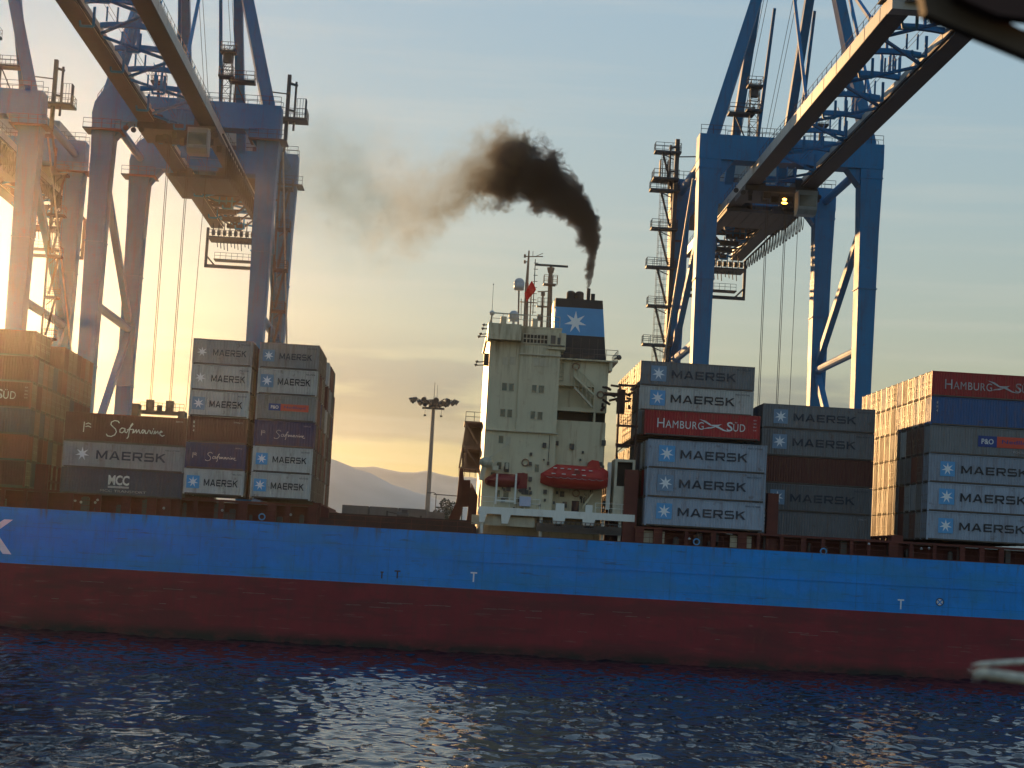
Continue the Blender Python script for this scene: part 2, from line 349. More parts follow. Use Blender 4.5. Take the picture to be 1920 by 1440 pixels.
# handwritten word, about 8.6 wide, S capital 2 high
SCRIPT = strokes([
 [(1.35,1.75),(1.15,2.0),(0.7,2.05),(0.3,1.8),(0.25,1.45),(0.55,1.15),(0.9,0.85),(1.05,0.45),(0.85,0.0),(0.4,-0.25),(-0.1,-0.2),(-0.25,0.05)],
 [(2.1,1.0),(1.75,1.05),(1.5,0.8),(1.5,0.45),(1.8,0.35),(2.05,0.6),(2.15,1.0),(2.2,0.45),(2.4,0.4)],
 [(2.4,0.4),(2.75,1.1),(3.15,1.65),(3.1,1.8),(2.9,1.5),(2.75,0.7),(2.65,-0.2),(2.5,-0.4)],[(2.45,0.85),(3.2,0.95)],
 [(3.2,0.4),(3.3,0.95),(3.35,0.45),(3.65,0.95),(3.7,0.45),(4.0,0.95),(4.1,0.5),(4.3,0.45)],
 [(4.8,0.9),(4.5,0.95),(4.35,0.65),(4.55,0.45),(4.8,0.9),(4.9,0.45),(5.1,0.5)],
 [(5.1,0.45),(5.3,0.95),(5.5,0.85),(5.55,0.5)],[(5.7,0.45),(5.85,0.9)],[(5.9,1.15),(5.95,1.2)],
 [(6.0,0.45),(6.15,0.9),(6.2,0.5),(6.5,0.9),(6.6,0.5)],[(6.75,0.65),(7.1,0.8),(6.95,0.95),(6.75,0.7),(6.85,0.4),(7.15,0.2),(7.4,0.35)]], 0.13)
WAVE = strokes([[(0,-0.9),(0.05,0.9)],[(0.35,0.55),(0.8,0.75),(1.25,0.55)],[(0.35,0.05),(0.8,0.2),(1.3,0.0)]], 0.17)
BIRD = flat_mesh([[(-2.0,1.0),(-1.1,0.75),(-0.35,0.15),(-0.5,0.0),(-1.3,0.55)],[(-0.5,0.0),(-0.35,0.15),(0.5,0.2),(1.0,0.35),(0.55,-0.05),(0.2,-0.2)],
 [(-1.6,-0.7),(-0.9,-0.35),(-0.1,-0.18),(0.2,-0.2),(-0.4,-0.5),(-1.2,-0.6)],[(0.2,-0.2),(0.55,-0.05),(1.3,-0.55),(2.2,-0.95),(1.2,-0.75)]])

# ------------------------------------------------------------------ shipping containers
W_ = 2.438
def container_meshes(Lc, H):
    """body (corrugated), frame, doors, door gear; origin at the middle of the base"""
    hx, hy = Lc/2, W_/2
    b = MB()
    def corr(x0, x1, y, z0, z1, sgn, pitch=0.278, dep=0.036, axis='x', c=0):
        n = max(1, round((x1-x0)/pitch)); p = (x1-x0)/n; prof = []
        for k in range(n):
            a = x0+k*p; prof += [(a, 0), (a+p*0.25, 0), (a+p*0.5, dep), (a+p*0.75, dep)]
        prof.append((x1, 0)); vs = []; fs = []
        for (t, d) in prof:
            q = y-sgn*d
            for z in (z0, z1): vs.append((t, q, z) if axis == 'x' else (q, t, z))
        for k in range(len(prof)-1): fs.append((2*k, 2*k+2, 2*k+3, 2*k+1))
        b.add(vs, fs)
    corr(-hx+0.12, hx-0.12, -hy+0.025, 0.15, H-0.09, -1); corr(-hx+0.12, hx-0.12, hy-0.025, 0.15, H-0.09, 1)
    corr(-hy+0.12, hy-0.12, -hx+0.03, 0.15, H-0.10, -1, 0.25, 0.045, 'y')
    b.box(-hx+0.1, hx-0.06, -hy+0.08, hy-0.08, 0.12, H-0.03)
    body = b.mesh('container_body')
    f = MB()
    for sx in (-1, 1):
        for sy in (-1, 1):
            f.box(sx*hx, sx*(hx-0.15), sy*hy, sy*(hy-0.14), 0.12, H-0.12)
            for z0, z1 in ((0, 0.12), (H-0.12, H)): f.box(sx*(hx+0.004), sx*(hx-0.178), sy*(hy+0.004), sy*(hy-0.162), z0, z1)
    for sy in (-1, 1):
        f.box(-hx+0.179, hx-0.179, sy*(hy-0.002), sy*(hy-0.07), H-0.09, H-0.005)
    frame = f.mesh('container_frame')
    r = MB()
    for sx in (-1, 1): r.box(sx*(hx-0.05), sx*(hx-0.12), -hy+0.145, hy-0.145, 0.02, 0.15); r.box(sx*(hx-0.05), sx*(hx-0.12), -hy+0.145, hy-0.145, H-0.11, H-0.005)
    for sy in (-1, 1):
        r.box(-hx+0.179, hx-0.179, sy*(hy-0.004), sy*(hy-0.06), 0.01, 0.15)
        for px in (-1.05, 1.05): r.box(px-0.18, px+0.18, sy*(hy-0.002), sy*(hy-0.05), 0.02, 0.13)
    rails = r.mesh('bottom_rail')
    d = MB()
    for s in (-1, 1): d.box(hx-0.055, hx-0.02, s*0.01, s*(hy-0.15), 0.16, H-0.12)
    for s in (-1, 1):
        for z in (0.16+0.28*(H-0.28), 0.16+0.56*(H-0.28), 0.16+0.84*(H-0.28)): d.box(hx-0.02, hx-0.008, s*0.05, s*(hy-0.2), z-0.06, z+0.06)
    door = d.mesh('door')
    g = MB()
    for s in (-1, 1):
        for y in (0.25, 0.85):
            g.tube((hx+0.012, s*y, 0.1), (hx+0.012, s*y, H-0.06), 0.022, n=6)
            for z in (0.2, 0.9, 1.6, H-0.2): g.box(hx-0.02, hx+0.04, s*y-0.06, s*y+0.06, z-0.05, z+0.05)
            g.box(hx+0.02, hx+0.045, s*y-0.02, s*(y-0.45), 1.05, 1.09)
    gear = g.mesh('door_gear')
    for me in (body, frame, rails, door, gear): me.materials.append(M['gear'])
    return body, frame, rails, door, gear
CMESH = {}
def slotmat(o, mt):
    o.material_slots[0].link = 'OBJECT'; o.material_slots[0].material = mt; return o
PROTO = {}
def proto(Lc, H, col, doors_left):
    k = (Lc, H, col, doors_left)
    if (Lc, H) not in CMESH: CMESH[(Lc, H)] = container_meshes(Lc, H)
    body, frame, rails, door, gear = CMESH[(Lc, H)]
    root = empty('shipping_container', (0, 0, 0))
    for nm, me, mt in (('body', body, CM[col]), ('frame', frame, CM[col]), ('bottom_rail', rails, M['bottomrail'])):
        o = bpy.data.objects.new(nm, me); C.objects.link(o); o.parent = root; slotmat(o, mt)
        if doors_left: o.rotation_euler.z = math.pi
    dd = bpy.data.objects.new('door', door); C.objects.link(dd); dd.parent = root; slotmat(dd, CM[col])
    gg = bpy.data.objects.new('door_gear', gear); C.objects.link(gg); gg.parent = dd; slotmat(gg, M['gear'])
    if doors_left: dd.rotation_euler.z = math.pi
    return root
def container(x0, y0, z0, Lc, H, col, label, group, doors_left=False, art=None):
    """x0 left end, y0 near side, z0 bottom"""
    k = (Lc, H, col, doors_left)
    if k in PROTO: c = copy_tree(PROTO[k])
    else: c = PROTO[k] = proto(*k)
    if art:     # decorated ones are never the source of copies
        if c is PROTO[k]: del PROTO[k]
    c.location = (x0+Lc/2, y0+W_/2, z0)
    tag(c, label, 'container', group)
    if art: art(c, Lc, H, -W_/2-0.006)
    return c
def block_letters():
    t = 0.22; W1 = 1.12; out = []; x = 0.0
    def L_(polys, w):
        nonlocal x
        for p in polys: out.append([(a+x, b_-0.5) for a, b_ in p])
        x += w+0.22
    r = lambda x0, y0, x1, y1: [(x0, y0), (x1, y0), (x1, y1), (x0, y1)]
    L_([r(0, 0, t, 1), r(1.3-t, 0, 1.3, 1), [(t, 1), (t, .66), (.58, .1), (.65, .1), (.65, .34)], [(1.3-t, 1), (.65, .34), (.65, .1), (.72, .1), (1.3-t, .66)]], 1.3)
    L_([[(0, 0), (.25, 0), (.66, .88), (.66, 1), (.5, 1)], [(1.24, 0), (.99, 0), (.60, .88), (.60, 1), (.74, 1)], r(.30, .2, .94, .38)], 1.24)
    L_([r(0, 0, t, 1), r(t, 0, 1.05, .19), r(t, .41, .98, .59), r(t, .81, 1.05, 1)], 1.05)
    L_([r(0, 0, t, 1), r(t, .81, .95, 1), r(t, .36, .95, .55), [(.95, .36), (1.12, .46), (1.12, .90), (.95, 1)], [(.55, .36), (.82, .36), (1.16, 0), (.88, 0)]], 1.14)
    L_([r(.14, 0, .98, .19), r(.14, .41, .98, .59), r(.14, .81, 1.04, 1), [(.14, .41), (.14, 1), (0, .90), (0, .51)], [(.98, 0), (1.12, .1), (1.12, .5), (.98, .59)], r(0, 0, .14, .19)], 1.12)
    L_([r(0, 0, t, 1), [(t, .38), (t, .62), (.84, 1), (1.13, 1), (.42, .5)], [(.42, .5), (.60, .62), (1.17, 0), (.88, 0), (.34, .55)]], 1.17)
    wd = x-0.22; me = flat_mesh([[(a-wd/2, b_) for a, b_ in p] for p in out]); me['w'] = wd; me['h'] = 1.0
    return me
BLOCK = block_letters()
def art_star(text='pale', blue='emb_blue', tmat='black', s=1.0, sq=True):
    def f(c, Lc, H, y):
        k = s*(1.0 if Lc > 10 else 0.78)*rnd.uniform(0.94, 1.05); zc = H*0.5+rnd.uniform(-0.05, 0.08)
        xe = -Lc/2 + (1.95 if Lc > 10 else 0.95); e = 0.80*k
        if sq: put(SQUARE, 'emblem_panel', M[blue], c, xe, y, zc, e)
        put(STAR, 'star_emblem', M['star'], c, xe, y-0.006, zc, e*0.86)
        w = (7.0 if Lc > 10 else 3.35)*rnd.uniform(0.97, 1.03); h = 1.05*k
        xt = -Lc/2 + (3.35 if Lc > 10 else 2.05) + w/2
        h *= 0.80; put(BLOCK, 'lettering', M[tmat], c, xt, y, zc, h, w/BLOCK['w'])
        fit_text('MSKU 473' + str(rnd.randint(1000, 9999)), 1.5 if Lc > 10 else 0.9, 0.16, 'serial_number', M[tmat], c, Lc/2-1.2 if Lc > 10 else Lc/2-0.75, y, H-0.42)
    return f
def art_hamburg(tm='pale_text', s=1.0):
    def f(c, Lc, H, y):
        zc = H*0.5
        fit_text('H', 0.75, 0.98, 'lettering', M[tm], c, -Lc/2+1.75, y, zc, bold=0.0)
        fit_text('AMBURG', 4.0, 0.80, 'lettering', M[tm], c, -Lc/2+4.25, y, zc-0.09, bold=0.0, space=1.1)
        put(BIRD, 'bird_emblem', M[tm], c, -Lc/2+7.35, y-0.004, zc, 0.62, 0.80)
        fit_text('S', 0.62, 0.98, 'lettering', M[tm], c, -Lc/2+9.0, y, zc, bold=0.01)
        fit_text('\u00dcD', 1.25, 0.98, 'lettering', M[tm], c, -Lc/2+10.0, y, zc+0.02, bold=0.0, space=1.1)
        for k in range(4): fit_text('SUDU 81'[k:k+3], 0.3, 0.13, 'serial_number', M[tm], c, Lc/2-0.55, y, H-0.5-k*0.35)
    return f
def art_script(s=1.0):
    def f(c, Lc, H, y):
        big = Lc > 10
        k = 0.88 if big else 0.47
        put(WAVE, 'wave_emblem', M['pale_text'], c, -Lc/2+(1.9 if big else 0.75), y, H*0.5, k*0.62)
        put(SCRIPT, 'lettering', M['pale_text'], c, -Lc/2+(4.4 if big else 2.15), y, H*0.5-0.55*k-0.15, k*0.80, k*0.86)
        fit_text('SAFM 22', 0.7, 0.14, 'serial_number', M['dim_text'], c, Lc/2-0.75, y, H-0.4)
    return f
def art_po(c, Lc, H, y):
    big = Lc > 10; k = 1.0 if big else 0.62
    x = -Lc/2 + (5.0 if big else 1.3); zc = H*0.52
    put(SQUARE, 'name_panel', M['po_blue'], c, x+0.75*k*1.3, y, zc, 0.45*k*1.25, 0.75*k*1.3)
    fit_text('P&O', 1.25*k, 0.55*k, 'lettering', M['pale_text'], c, x+0.75*k*1.3, y-0.006, zc, bold=0.02)
    put(SQUARE, 'name_panel', M['po_red'], c, x+2*0.975*k+1.75*k*1.3, y, zc, 0.45*k*1.25, 1.75*k*1.3)
    fit_text('Nedlloyd', 3.5*k, 0.5*k, 'lettering', M['po_blue'], c, x+2*0.975*k+1.75*k*1.3, y-0.006, zc, bold=0.01)
    if big: fit_text('POCU 041', 1.9, 0.2, 'serial_number', M['dim_text'], c, x+4.6, y, zc-0.95)
def art_mcc(c, Lc, H, y):
    fit_text('MCC', 2.1, 1.0, 'lettering', M['pale_text'], c, -0.3, y, H*0.5+0.25, bold=0.03, space=0.95)
    put(SQUARE, 'underline', M['dim_text'], c, -0.3, y, H*0.5-0.45, 0.10, 1.05)
    fit_text('MCC TRANSPORT', 4.6, 0.24, 'lettering', M['dim_text'], c, 0.2, y, H*0.5-0.85)
def art_marks(c, Lc, H, y):
    fit_text('TTNU 9', 0.9, 0.16, 'serial_number', M['dim_text'], c, Lc/2-1.0, y, H-0.45)
    for k in range(3): fit_text('8H4'[k], 0.14, 0.26, 'serial_number', M['pale_text'], c, -Lc/2+0.65, y, H-0.6-k*0.42)

ORD = ['first','second','third','fourth','fifth','sixth','seventh','eighth','ninth','tenth','eleventh','twelfth','thirteenth']
TIER = ['bottom','second','third','fourth','fifth','sixth','seventh']
Y0, DY = 195.0, 2.51
L40, L20, HC, ST = 12.192, 6.058, 2.896, 2.591
GAP = 0.045
def col_pick(w): 
    t = rnd.random()*sum(v for _, v in w)
    for k, v in w:
        t -= v
        if t <= 0: return k
    return w[0][0]
MIX = [('grey', 5), ('pale', 4), ('dull grey', 2), ('blue grey', 2), ('brown', 2), ('orange brown', 1.2), ('blue', 1), ('navy', 0.6), ('red', 0.8)]
def bay(x0, Lc, zbase, rows, where, grp, front={}, mix=MIX, doorp=0.45):
    """rows: {row index: [tier heights]}; front: {(row, tier): (colour, label, art)}"""
    for r, hs in rows.items():
        z = zbase; nt_ = -1
        for t, h in enumerate(hs):
            if h > 0:
                nt_ += 1
                if (r, t) in front: col, lab, art = front[(r, t)]
                else:
                    col = col_pick(mix); art = None
                    lab = f'{col} container, {TIER[nt_]} tier, {ORD[r]} row back, {where}'
                dl = rnd.random() < doorp
                container(x0, Y0+r*DY, z, Lc, h, col, lab, grp, dl, art)
            z += abs(h)+GAP
GS = 'containers stacked on the ship'
# F: rightmost bay
hF = [HC]*5+[ST]
MIXF = [('grey', 3), ('dull grey', 2), ('brown', 3), ('orange brown', 2), ('blue', 1.5), ('pale', 1.5), ('blue grey', 1), ('dark', 1)]
bay(49.72, L40, 14.05, {r: hF for r in range(13)}, 'in the far right stack', GS, {
 (0,0): ('blue grey', 'blue grey container with square star emblem, bottom of the rightmost stack', art_star()),
 (0,1): ('blue grey', 'blue grey container with star emblem, second from bottom of the rightmost stack', art_star()),
 (0,2): ('blue grey', 'blue grey container with star emblem, directly under the container with red and navy panels', art_star()),
 (0,3): ('dull grey', 'dull grey container with small navy and orange red name panels, rightmost stack', art_po),
 (0,4): ('blue', 'plain blue container directly under the red one topping the rightmost stack', art_marks),
 (0,5): ('red', 'worn red container with bird emblem lettering on top of the rightmost stack', art_hamburg('dim_text'))}, mix=MIXF, doorp=0.6)
# D: stack right of the deckhouse
bay(20.85, L40, 13.85, {0: [HC]*3, 1: [HC]*3, 2: [HC]*3+[-0.70, ST]}, 'in the stack beside the deckhouse', GS, {
 (0,0): ('blue grey', 'blue grey container with star emblem, bottom of the stack right of the deckhouse', art_star(tmat='dark_text')),
 (0,1): ('blue grey', 'blue grey container with faded star panel, second from bottom right of the deckhouse', art_star(blue='emb_dim', tmat='dark_text')),
 (0,2): ('blue grey', 'blue grey container with star emblem under the dark red one right of the deckhouse', art_star(tmat='dark_text')),
 (2,4): ('red', 'dark red container with white bird emblem and lettering right of the deckhouse', art_hamburg())})
bay(20.45, L40, 13.85, {r: [HC]*3+[-0.82]+[ST]*3 for r in range(3, 13)}, 'in the stack beside the deckhouse', GS, {
 (3,5): ('pale', 'whitish container with bright blue star panel just above the dark red one', art_star(tmat='black')),
 (3,6): ('dull grey', 'dull grey container with star emblem on top of the stack beside the deckhouse', art_star(blue='emb_dim', tmat='dark_text'))}, mix=MIXF, doorp=0.6)
# E: lower stack between them
bay(34.1, L40, 13.5, {r: [HC]*4+[ST] for r in range(4, 11)}, 'in the lower stack between two taller ones', GS, {
 (4,0): ('dull grey', 'plain dark grey container at the bottom of the lower right centre stack', art_marks),
 (4,1): ('dull grey', 'grey container with star emblem below the plain maroon one', art_star(blue='emb_dim', tmat='dark_text')),
 (4,2): ('brown', 'plain maroon container between grey star emblem containers', None),
 (4,3): ('dull grey', 'grey container with star emblem directly above the plain maroon one', art_star(blue='emb_dim', tmat='dark_text')),
 (4,4): ('dull grey', 'grey container with star emblem topping the lower right centre stack', art_star(blue='emb_dim', tmat='dark_text'))}, doorp=0.6)
# C: right of the two short container columns
hC = [ST]*6
rowsC = {r: hC for r in range(0, 5)}; rowsC.update({5: [ST]*4, 6: [ST]*3, 7: [ST]*6, 8: [ST]*6, 9: [ST]*6, 10: [ST]*6, 11: [ST]*6, 12: [ST]*5})
MIXC = [('brown', 5), ('orange brown', 2), ('grey', 2.5), ('pale', 2), ('dull grey', 1), ('navy', 1)]
bay(-19.12, L20, 14.35, rowsC, 'in the left stack facing the deck gap', GS, {
 (0,0): ('pale', 'short pale container with star emblem, bottom right of the paired short stacks', art_star()),
 (0,1): ('pale', 'short pale container with star emblem directly under the right navy script container', art_star()),
 (0,2): ('navy', 'short navy container with white script, higher of the two script ones', art_script()),
 (0,3): ('grey', 'short grey container with small navy and red name panels', art_po),
 (0,4): ('pale', 'short pale container with star emblem directly above the one with name panels', art_star(blue='emb_dim')),
 (0,5): ('grey', 'short grey container with star emblem on top of the right short stack', art_star(blue='emb_dim', tmat='dark_text'))}, mix=MIXC, doorp=0.5)
bay(-25.85, L20, 14.35, {0: hC, 1: hC, 2: hC, 3: hC}, 'in the left of the paired short stacks', GS, {
 (0,0): ('pale', 'short whitish container with star emblem under the left navy script container', art_star()),
 (0,1): ('navy', 'short navy container with white script, lower of the two script ones', art_script()),
 (0,2): ('brown', 'short plain brown container above the lower navy script container', art_marks),
 (0,3): ('pale', 'short pale container with star emblem directly above the plain brown one', art_star(blue='emb_dim')),
 (0,4): ('pale', 'short pale container with star emblem, second from top of the left short stack', art_star(blue='emb_dim', sq=False)),
 (0,5): ('grey', 'short grey container with worn lettering on top of the left short stack', art_star(blue='emb_dim', tmat='dark_text', sq=False))}, mix=MIXC)
# A: long low stack
bay(-38.1, L40, 13.75, {0: [ST, ST, HC], 1: [ST, ST, HC], 2: [ST, ST, HC], 11: [ST]*3}, 'in the low stack on the left', GS, {
 (0,0): ('dark', 'dark container with block initials in the middle, bottom of the low left stack', art_mcc),
 (0,1): ('grey', 'long grey container with star emblem between script and block initial containers', art_star(sq=False, tmat='dark_text')),
 (0,2): ('brown', 'long brown violet container with large white script on the low left stack', art_script())}, mix=MIXC)
# Z: leftmost bay
rowsZ = {0: [ST]*6, 1: [ST]*6, 2: [ST]*6, 3: [ST]*5, 4: [ST]*5, 5: [ST]*5}
rowsZ.update({r: [ST]*6 for r in range(6, 13)})
bay(-53.85, L40, 14.1, rowsZ, 'in the leftmost stack', GS, {
 (0,5): ('brown', 'brown container on the very top near corner of the leftmost stack', None),
 (0,3): ('orange brown', 'orange brown container fourth tier up, near side of the leftmost stack', art_hamburg('dim_text'))}, mix=[('brown', 5), ('orange brown', 3), ('dark', 1)])

# ------------------------------------------------------------------ setting
def ground(name, mb, mt): return tag(mb.build(name, mt), kind='structure')
# water: one sheet to the horizon
wm = bpy.data.materials.new('harbour water'); wm.use_nodes = True; nt = wm.node_tree; N = nt.nodes; L = nt.links
b = N['Principled BSDF']; b.inputs['Base Color'].default_value = (0.004, 0.010, 0.020, 1); b.inputs['Roughness'].default_value = 0.05
b.inputs['IOR'].default_value = 1.333; b.inputs['Specular IOR Level'].default_value = 0.5
tc = N.new('ShaderNodeTexCoord')
mp = N.new('ShaderNodeMapping'); mp.inputs['Scale'].default_value = (4.5, 3.2, 1); L.new(tc.outputs['Object'], mp.inputs[0])
z = N.new('ShaderNodeTexNoise'); z.inputs['Scale'].default_value = 1.0; z.inputs['Detail'].default_value = 2; L.new(mp.outputs[0], z.inputs['Vector'])
bp = N.new('ShaderNodeBump'); bp.inputs['Strength'].default_value = 1.0; bp.inputs['Distance'].default_value = 0.012
L.new(z.outputs[0], bp.inputs['Height']); L.new(bp.outputs[0], b.inputs['Normal'])
import numpy as np
def spaced(lo, hi, d, far_lo, far_hi):
    mid = list(np.arange(lo, hi, d)); out = []; x, st = lo, d
    while x > far_lo: st *= 1.35; x -= st; out.append(max(x, far_lo))
    lowpart = out[::-1]; out = []; x, st = mid[-1], d
    while x < far_hi: st *= 1.35; x += st; out.append(min(x, far_hi))
    return np.array(lowpart+mid+out)
wx_ = spaced(-68, 68, 0.19, -2500, 2500); wy_ = spaced(78, 197, 0.22, -50, 3500)
GXX, GYY = np.meshgrid(wx_, wy_); rg = np.random.default_rng(5); ZZ = np.zeros_like(GXX)
patch = 0.85+0.3*np.sin(GXX*0.045+np.sin(GYY*0.05)*1.7+0.6)*np.sin(GYY*0.062+GXX*0.021+1.0)
def waves(n, l0, l1, slope, spread, a0):
    out = np.zeros_like(GXX)
    for k in range(n):
        lam = l0*(l1/l0)**rg.random(); th = a0+rg.normal()*spread; kk = math.tau/lam
        out += slope/kk*np.sin(kk*(GXX*math.cos(th)+GYY*math.sin(th))+rg.random()*6.28+0.8*np.sin(GXX*0.11*rg.random()+GYY*0.13*rg.random()))
    return out/math.sqrt(n/2)
ZZ += waves(18, 5, 16, 0.035, 0.7, 1.2); ZZ += waves(40, 2.0, 5.2, 0.10, 1.2, 1.4)*patch; ZZ += waves(90, 0.85, 1.9, 0.155, 1.4, 1.5)*patch
calm = np.clip((np.abs(GXX)-110)/-30, 0, 1)*np.clip((GYY-60)/10, 0, 1)*np.clip((205-GYY)/8, 0, 1)
ZZ = ZZ*calm
nx_, ny_ = len(wx_), len(wy_); me = bpy.data.meshes.new('water'); co = np.stack([GXX, GYY, ZZ], -1).reshape(-1, 3).astype(np.float32)
ii = (np.arange(ny_-1)[:, None]*nx_+np.arange(nx_-1)[None, :]).ravel(); q4i = np.stack([ii, ii+1, ii+nx_+1, ii+nx_], -1).astype(np.int32).ravel(); nf = len(ii)
me.vertices.add(len(co)); me.vertices.foreach_set('co', co.ravel()); me.loops.add(nf*4); me.loops.foreach_set('vertex_index', q4i)
me.polygons.add(nf); me.polygons.foreach_set('loop_start', np.arange(0, nf*4, 4, dtype=np.int32)); me.update(calc_edges=True); me.polygons.foreach_set('use_smooth', np.ones(nf, dtype=bool)); me.materials.append(wm)
wo_ = bpy.data.objects.new('water', me); C.objects.link(wo_); tag(wo_, kind='structure')
QY = 229.6
q = MB().box(-900, 900, QY, 1400, -8, 3.0)
for k in range(-30, 31): q.box(k*14-0.9, k*14+0.9, QY-1.1, QY-0.002, 0.6, 2.6)
ground('quay', q, M['concrete'])
# hills, base colours paled to paint in the fading that haze gives
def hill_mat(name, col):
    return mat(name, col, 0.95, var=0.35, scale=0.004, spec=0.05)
def ridge(name, Y, prof, thick, mt, seed):
    """profile points in photograph pixels, carried to the ridge's real distance, rounded down to the plain before and behind"""
    r = random.Random(seed); pts = [U(px, py, Y) for px, py in prof]
    xs = []; n = 180
    x0, x1 = pts[0][0], pts[-1][0]
    def zat(x):
        for a, c in zip(pts, pts[1:]):
            if a[0] <= x <= c[0]: t = (x-a[0])/(c[0]-a[0]); t = t*t*(3-2*t)*0.5+t*0.5; return a[1]+(c[1]-a[1])*t
        return pts[-1][1]
    vs = []; fs = []; rows = 12
    ph = [(r.uniform(0, 6), r.uniform(0.6, 1.4)) for _ in range(8)]
    for i in range(n+1):
        x = x0+(x1-x0)*i/n; z = zat(x)
        rough = sum(math.sin(x/thick*6*f*(k+1)+p)/(k+1.5) for k, (p, f) in enumerate(ph))*0.012*thick*0.35 + r.uniform(-1, 1)*0.0016*thick
        for j in range(rows+1):
            t = j/rows; s = math.sin(math.pi*t)**1.3
            jit = (math.sin(x/thick*9+j*2.1)+math.sin(x/thick*21+j*5.3)*0.5)*0.05*thick*s*(1-s)
            vs.append((x, Y+(t-0.5)*thick+jit, -5+(z+rough*s+5)*s))
    for i in range(n):
        for j in range(rows):
            a = i*(rows+1)+j; fs.append((a, a+rows+1, a+rows+2, a+1))
    o = ground(name, MB().add(vs, fs), mt)
    for p in o.data.polygons: p.use_smooth = True
    return o
ridge('hills', 1150, [(-900, 760), (100, 800), (400, 838), (560, 848), (625, 863), (680, 888), (760, 921), (850, 951), (1000, 985), (1500, 1020), (2900, 1100)], 420, hill_mat('near hill haze tint', (0.38, 0.44, 0.42)), 3)
ridge('far_hills', 1850, [(-1500, 830), (300, 850), (600, 883), (660, 882), (705, 876), (760, 884), (790, 882), (800, 877), (830, 884), (890, 893), (1050, 925), (1400, 985), (3000, 1075)], 560, hill_mat('far hill haze tint', (0.46, 0.50, 0.44)), 5)

# ------------------------------------------------------------------ the ship
ship = empty('container_ship', (0, 195, 0), 'blue and red hulled container ship with cream deckhouse, loaded with container stacks', 'ship')
def sp(name, mb, mt, parent=None, smooth=False):
    o = mb.xform(lambda v: (v[0], v[1]-195, v[2])).build(name, mt, parent or ship, smooth); return o
NEAR, FAR = 195.0, 227.6
# hull: plan outline swept from keel to rail, parallel in the middle
def hull_ring(z, inset):
    pts = []
    for t in (0, .15, .3, .45, .6, .75, .9, 1.0):
        pts.append((-150-22*math.sin(t*math.pi/2)*1.0+inset*6, NEAR+inset+(1-math.cos(t*math.pi/2))*16.3))
    L1 = [(-128, NEAR+inset)] + [(p[0], p[1]) for p in pts[0:0]]
    near = [(x, NEAR+inset) for x in range(-130, 131, 10)]
    bow = [(130+45*math.sin(t*math.pi/2)-inset*4, NEAR+inset+16.3*(1-math.cos(t*math.pi/2))) for t in (.15, .3, .45, .6, .75, .9, 1.0)]
    bowf = [(x, NEAR+FAR-y) for x, y in reversed(bow[:-1])]
    far = [(x, FAR-inset) for x in range(130, -131, -10)]
    st = [(-130-14*math.sin(t*math.pi/2), FAR-inset-9*(1-math.cos(t*math.pi/2))) for t in (.3, .6, .8, 1.0)]
    stn = [(x, NEAR+FAR-y) for x, y in reversed(st)]
    return near+bow+bowf+far+st+stn
def hull_band(name, z0, z1, i0, i1, mt, zsplit=()):
    vs = []; fs = []; zs = [z0]+list(zsplit)+[z1]
    for k, z in enumerate(zs):
        t = (z-z0)/(z1-z0); ring = hull_ring(z, i0+(i1-i0)*t); n = len(ring); vs += [(x, y, z) for x, y in ring]
    for k in range(len(zs)-1):
        for i in range(n): fs.append((k*n+i, k*n+(i+1) % n, (k+1)*n+(i+1) % n, (k+1)*n+i))
    return sp(name, MB().add(vs, fs), mt)
hull_band('hull', 6.42, 12.0, 0.0, 0.0, M['hull_blue'])
hull_band('hull_bottom', -3.0, 6.42, 0.25, 0.0, M['hull_red'], (-1.0, 1.5, 4.0))
bx = MB()
ring = hull_ring(11.6, 0.1); n = len(ring)
bx.add([(x, y, 11.9) for x, y in ring], [tuple(range(n))]); sp('main_deck', bx, M['deck_dark'])
b = MB(); b.box(-130, 130, NEAR-0.06, NEAR-0.002, 9.16, 9.24); sp('rubbing_strip', b, M['hull_blue'])
b = MB(); b.box(-130, 130, NEAR-0.03, NEAR+0.4, 12.0, 12.06); sp('sheer_rail', b, M['oxide'])
# marks on the hull side
def hull_text(s, px, py, w, h, mt, name='lettering', bold=0.02, parent=None):
    x, z = U(px, py, NEAR); me = text_mesh(s, 1.0, bold); o = put(me, name, mt, ship, x, -0.012, z); o.scale = (w/me['w'], 1, h/me['h']); return o
x, z = U(24, 1007, NEAR); me = BLOCK
o = put(me, 'ship_name_lettering', M['star'], ship, x-12.0, -0.012, z); o.scale = (24.0/me['w'], 1, 3.45/me['h'])
def tmark(px, py, mt, h=1.0, w=0.65, name='tug_mark'):
    x, z = U(px, py, NEAR); b = MB(); b.box(x-w/2, x+w/2, NEAR-0.014, NEAR-0.004, z+h/2-0.14, z+h/2); b.box(x-0.07, x+0.07, NEAR-0.014, NEAR-0.004, z-h/2, z+h/2-0.142); sp(name, b, mt)
tmark(888, 1082, M['star']); tmark(1689, 1133, M['star'])
tmark(716, 1078, M['funnel_dark'], 0.7, 0.3, 'draught_mark'); tmark(745, 1077, M['funnel_dark'], 0.8, 0.6, 'draught_mark')
x, z = U(1762, 1129, NEAR); b = MB(); pts = [(math.cos(a*math.tau/20), math.sin(a*math.tau/20)) for a in range(20)]
for k in range(20):
    p, q2 = pts[k], pts[(k+1) % 20]; b.prism([(x+p[0]*.34, z+p[1]*.34), (x+q2[0]*.34, z+q2[1]*.34), (x+q2[0]*.42, z+q2[1]*.42), (x+p[0]*.42, z+p[1]*.42)], 'y', NEAR-0.016, NEAR-0.004)
sp('thruster_mark', b, M['black'])
b = MB()
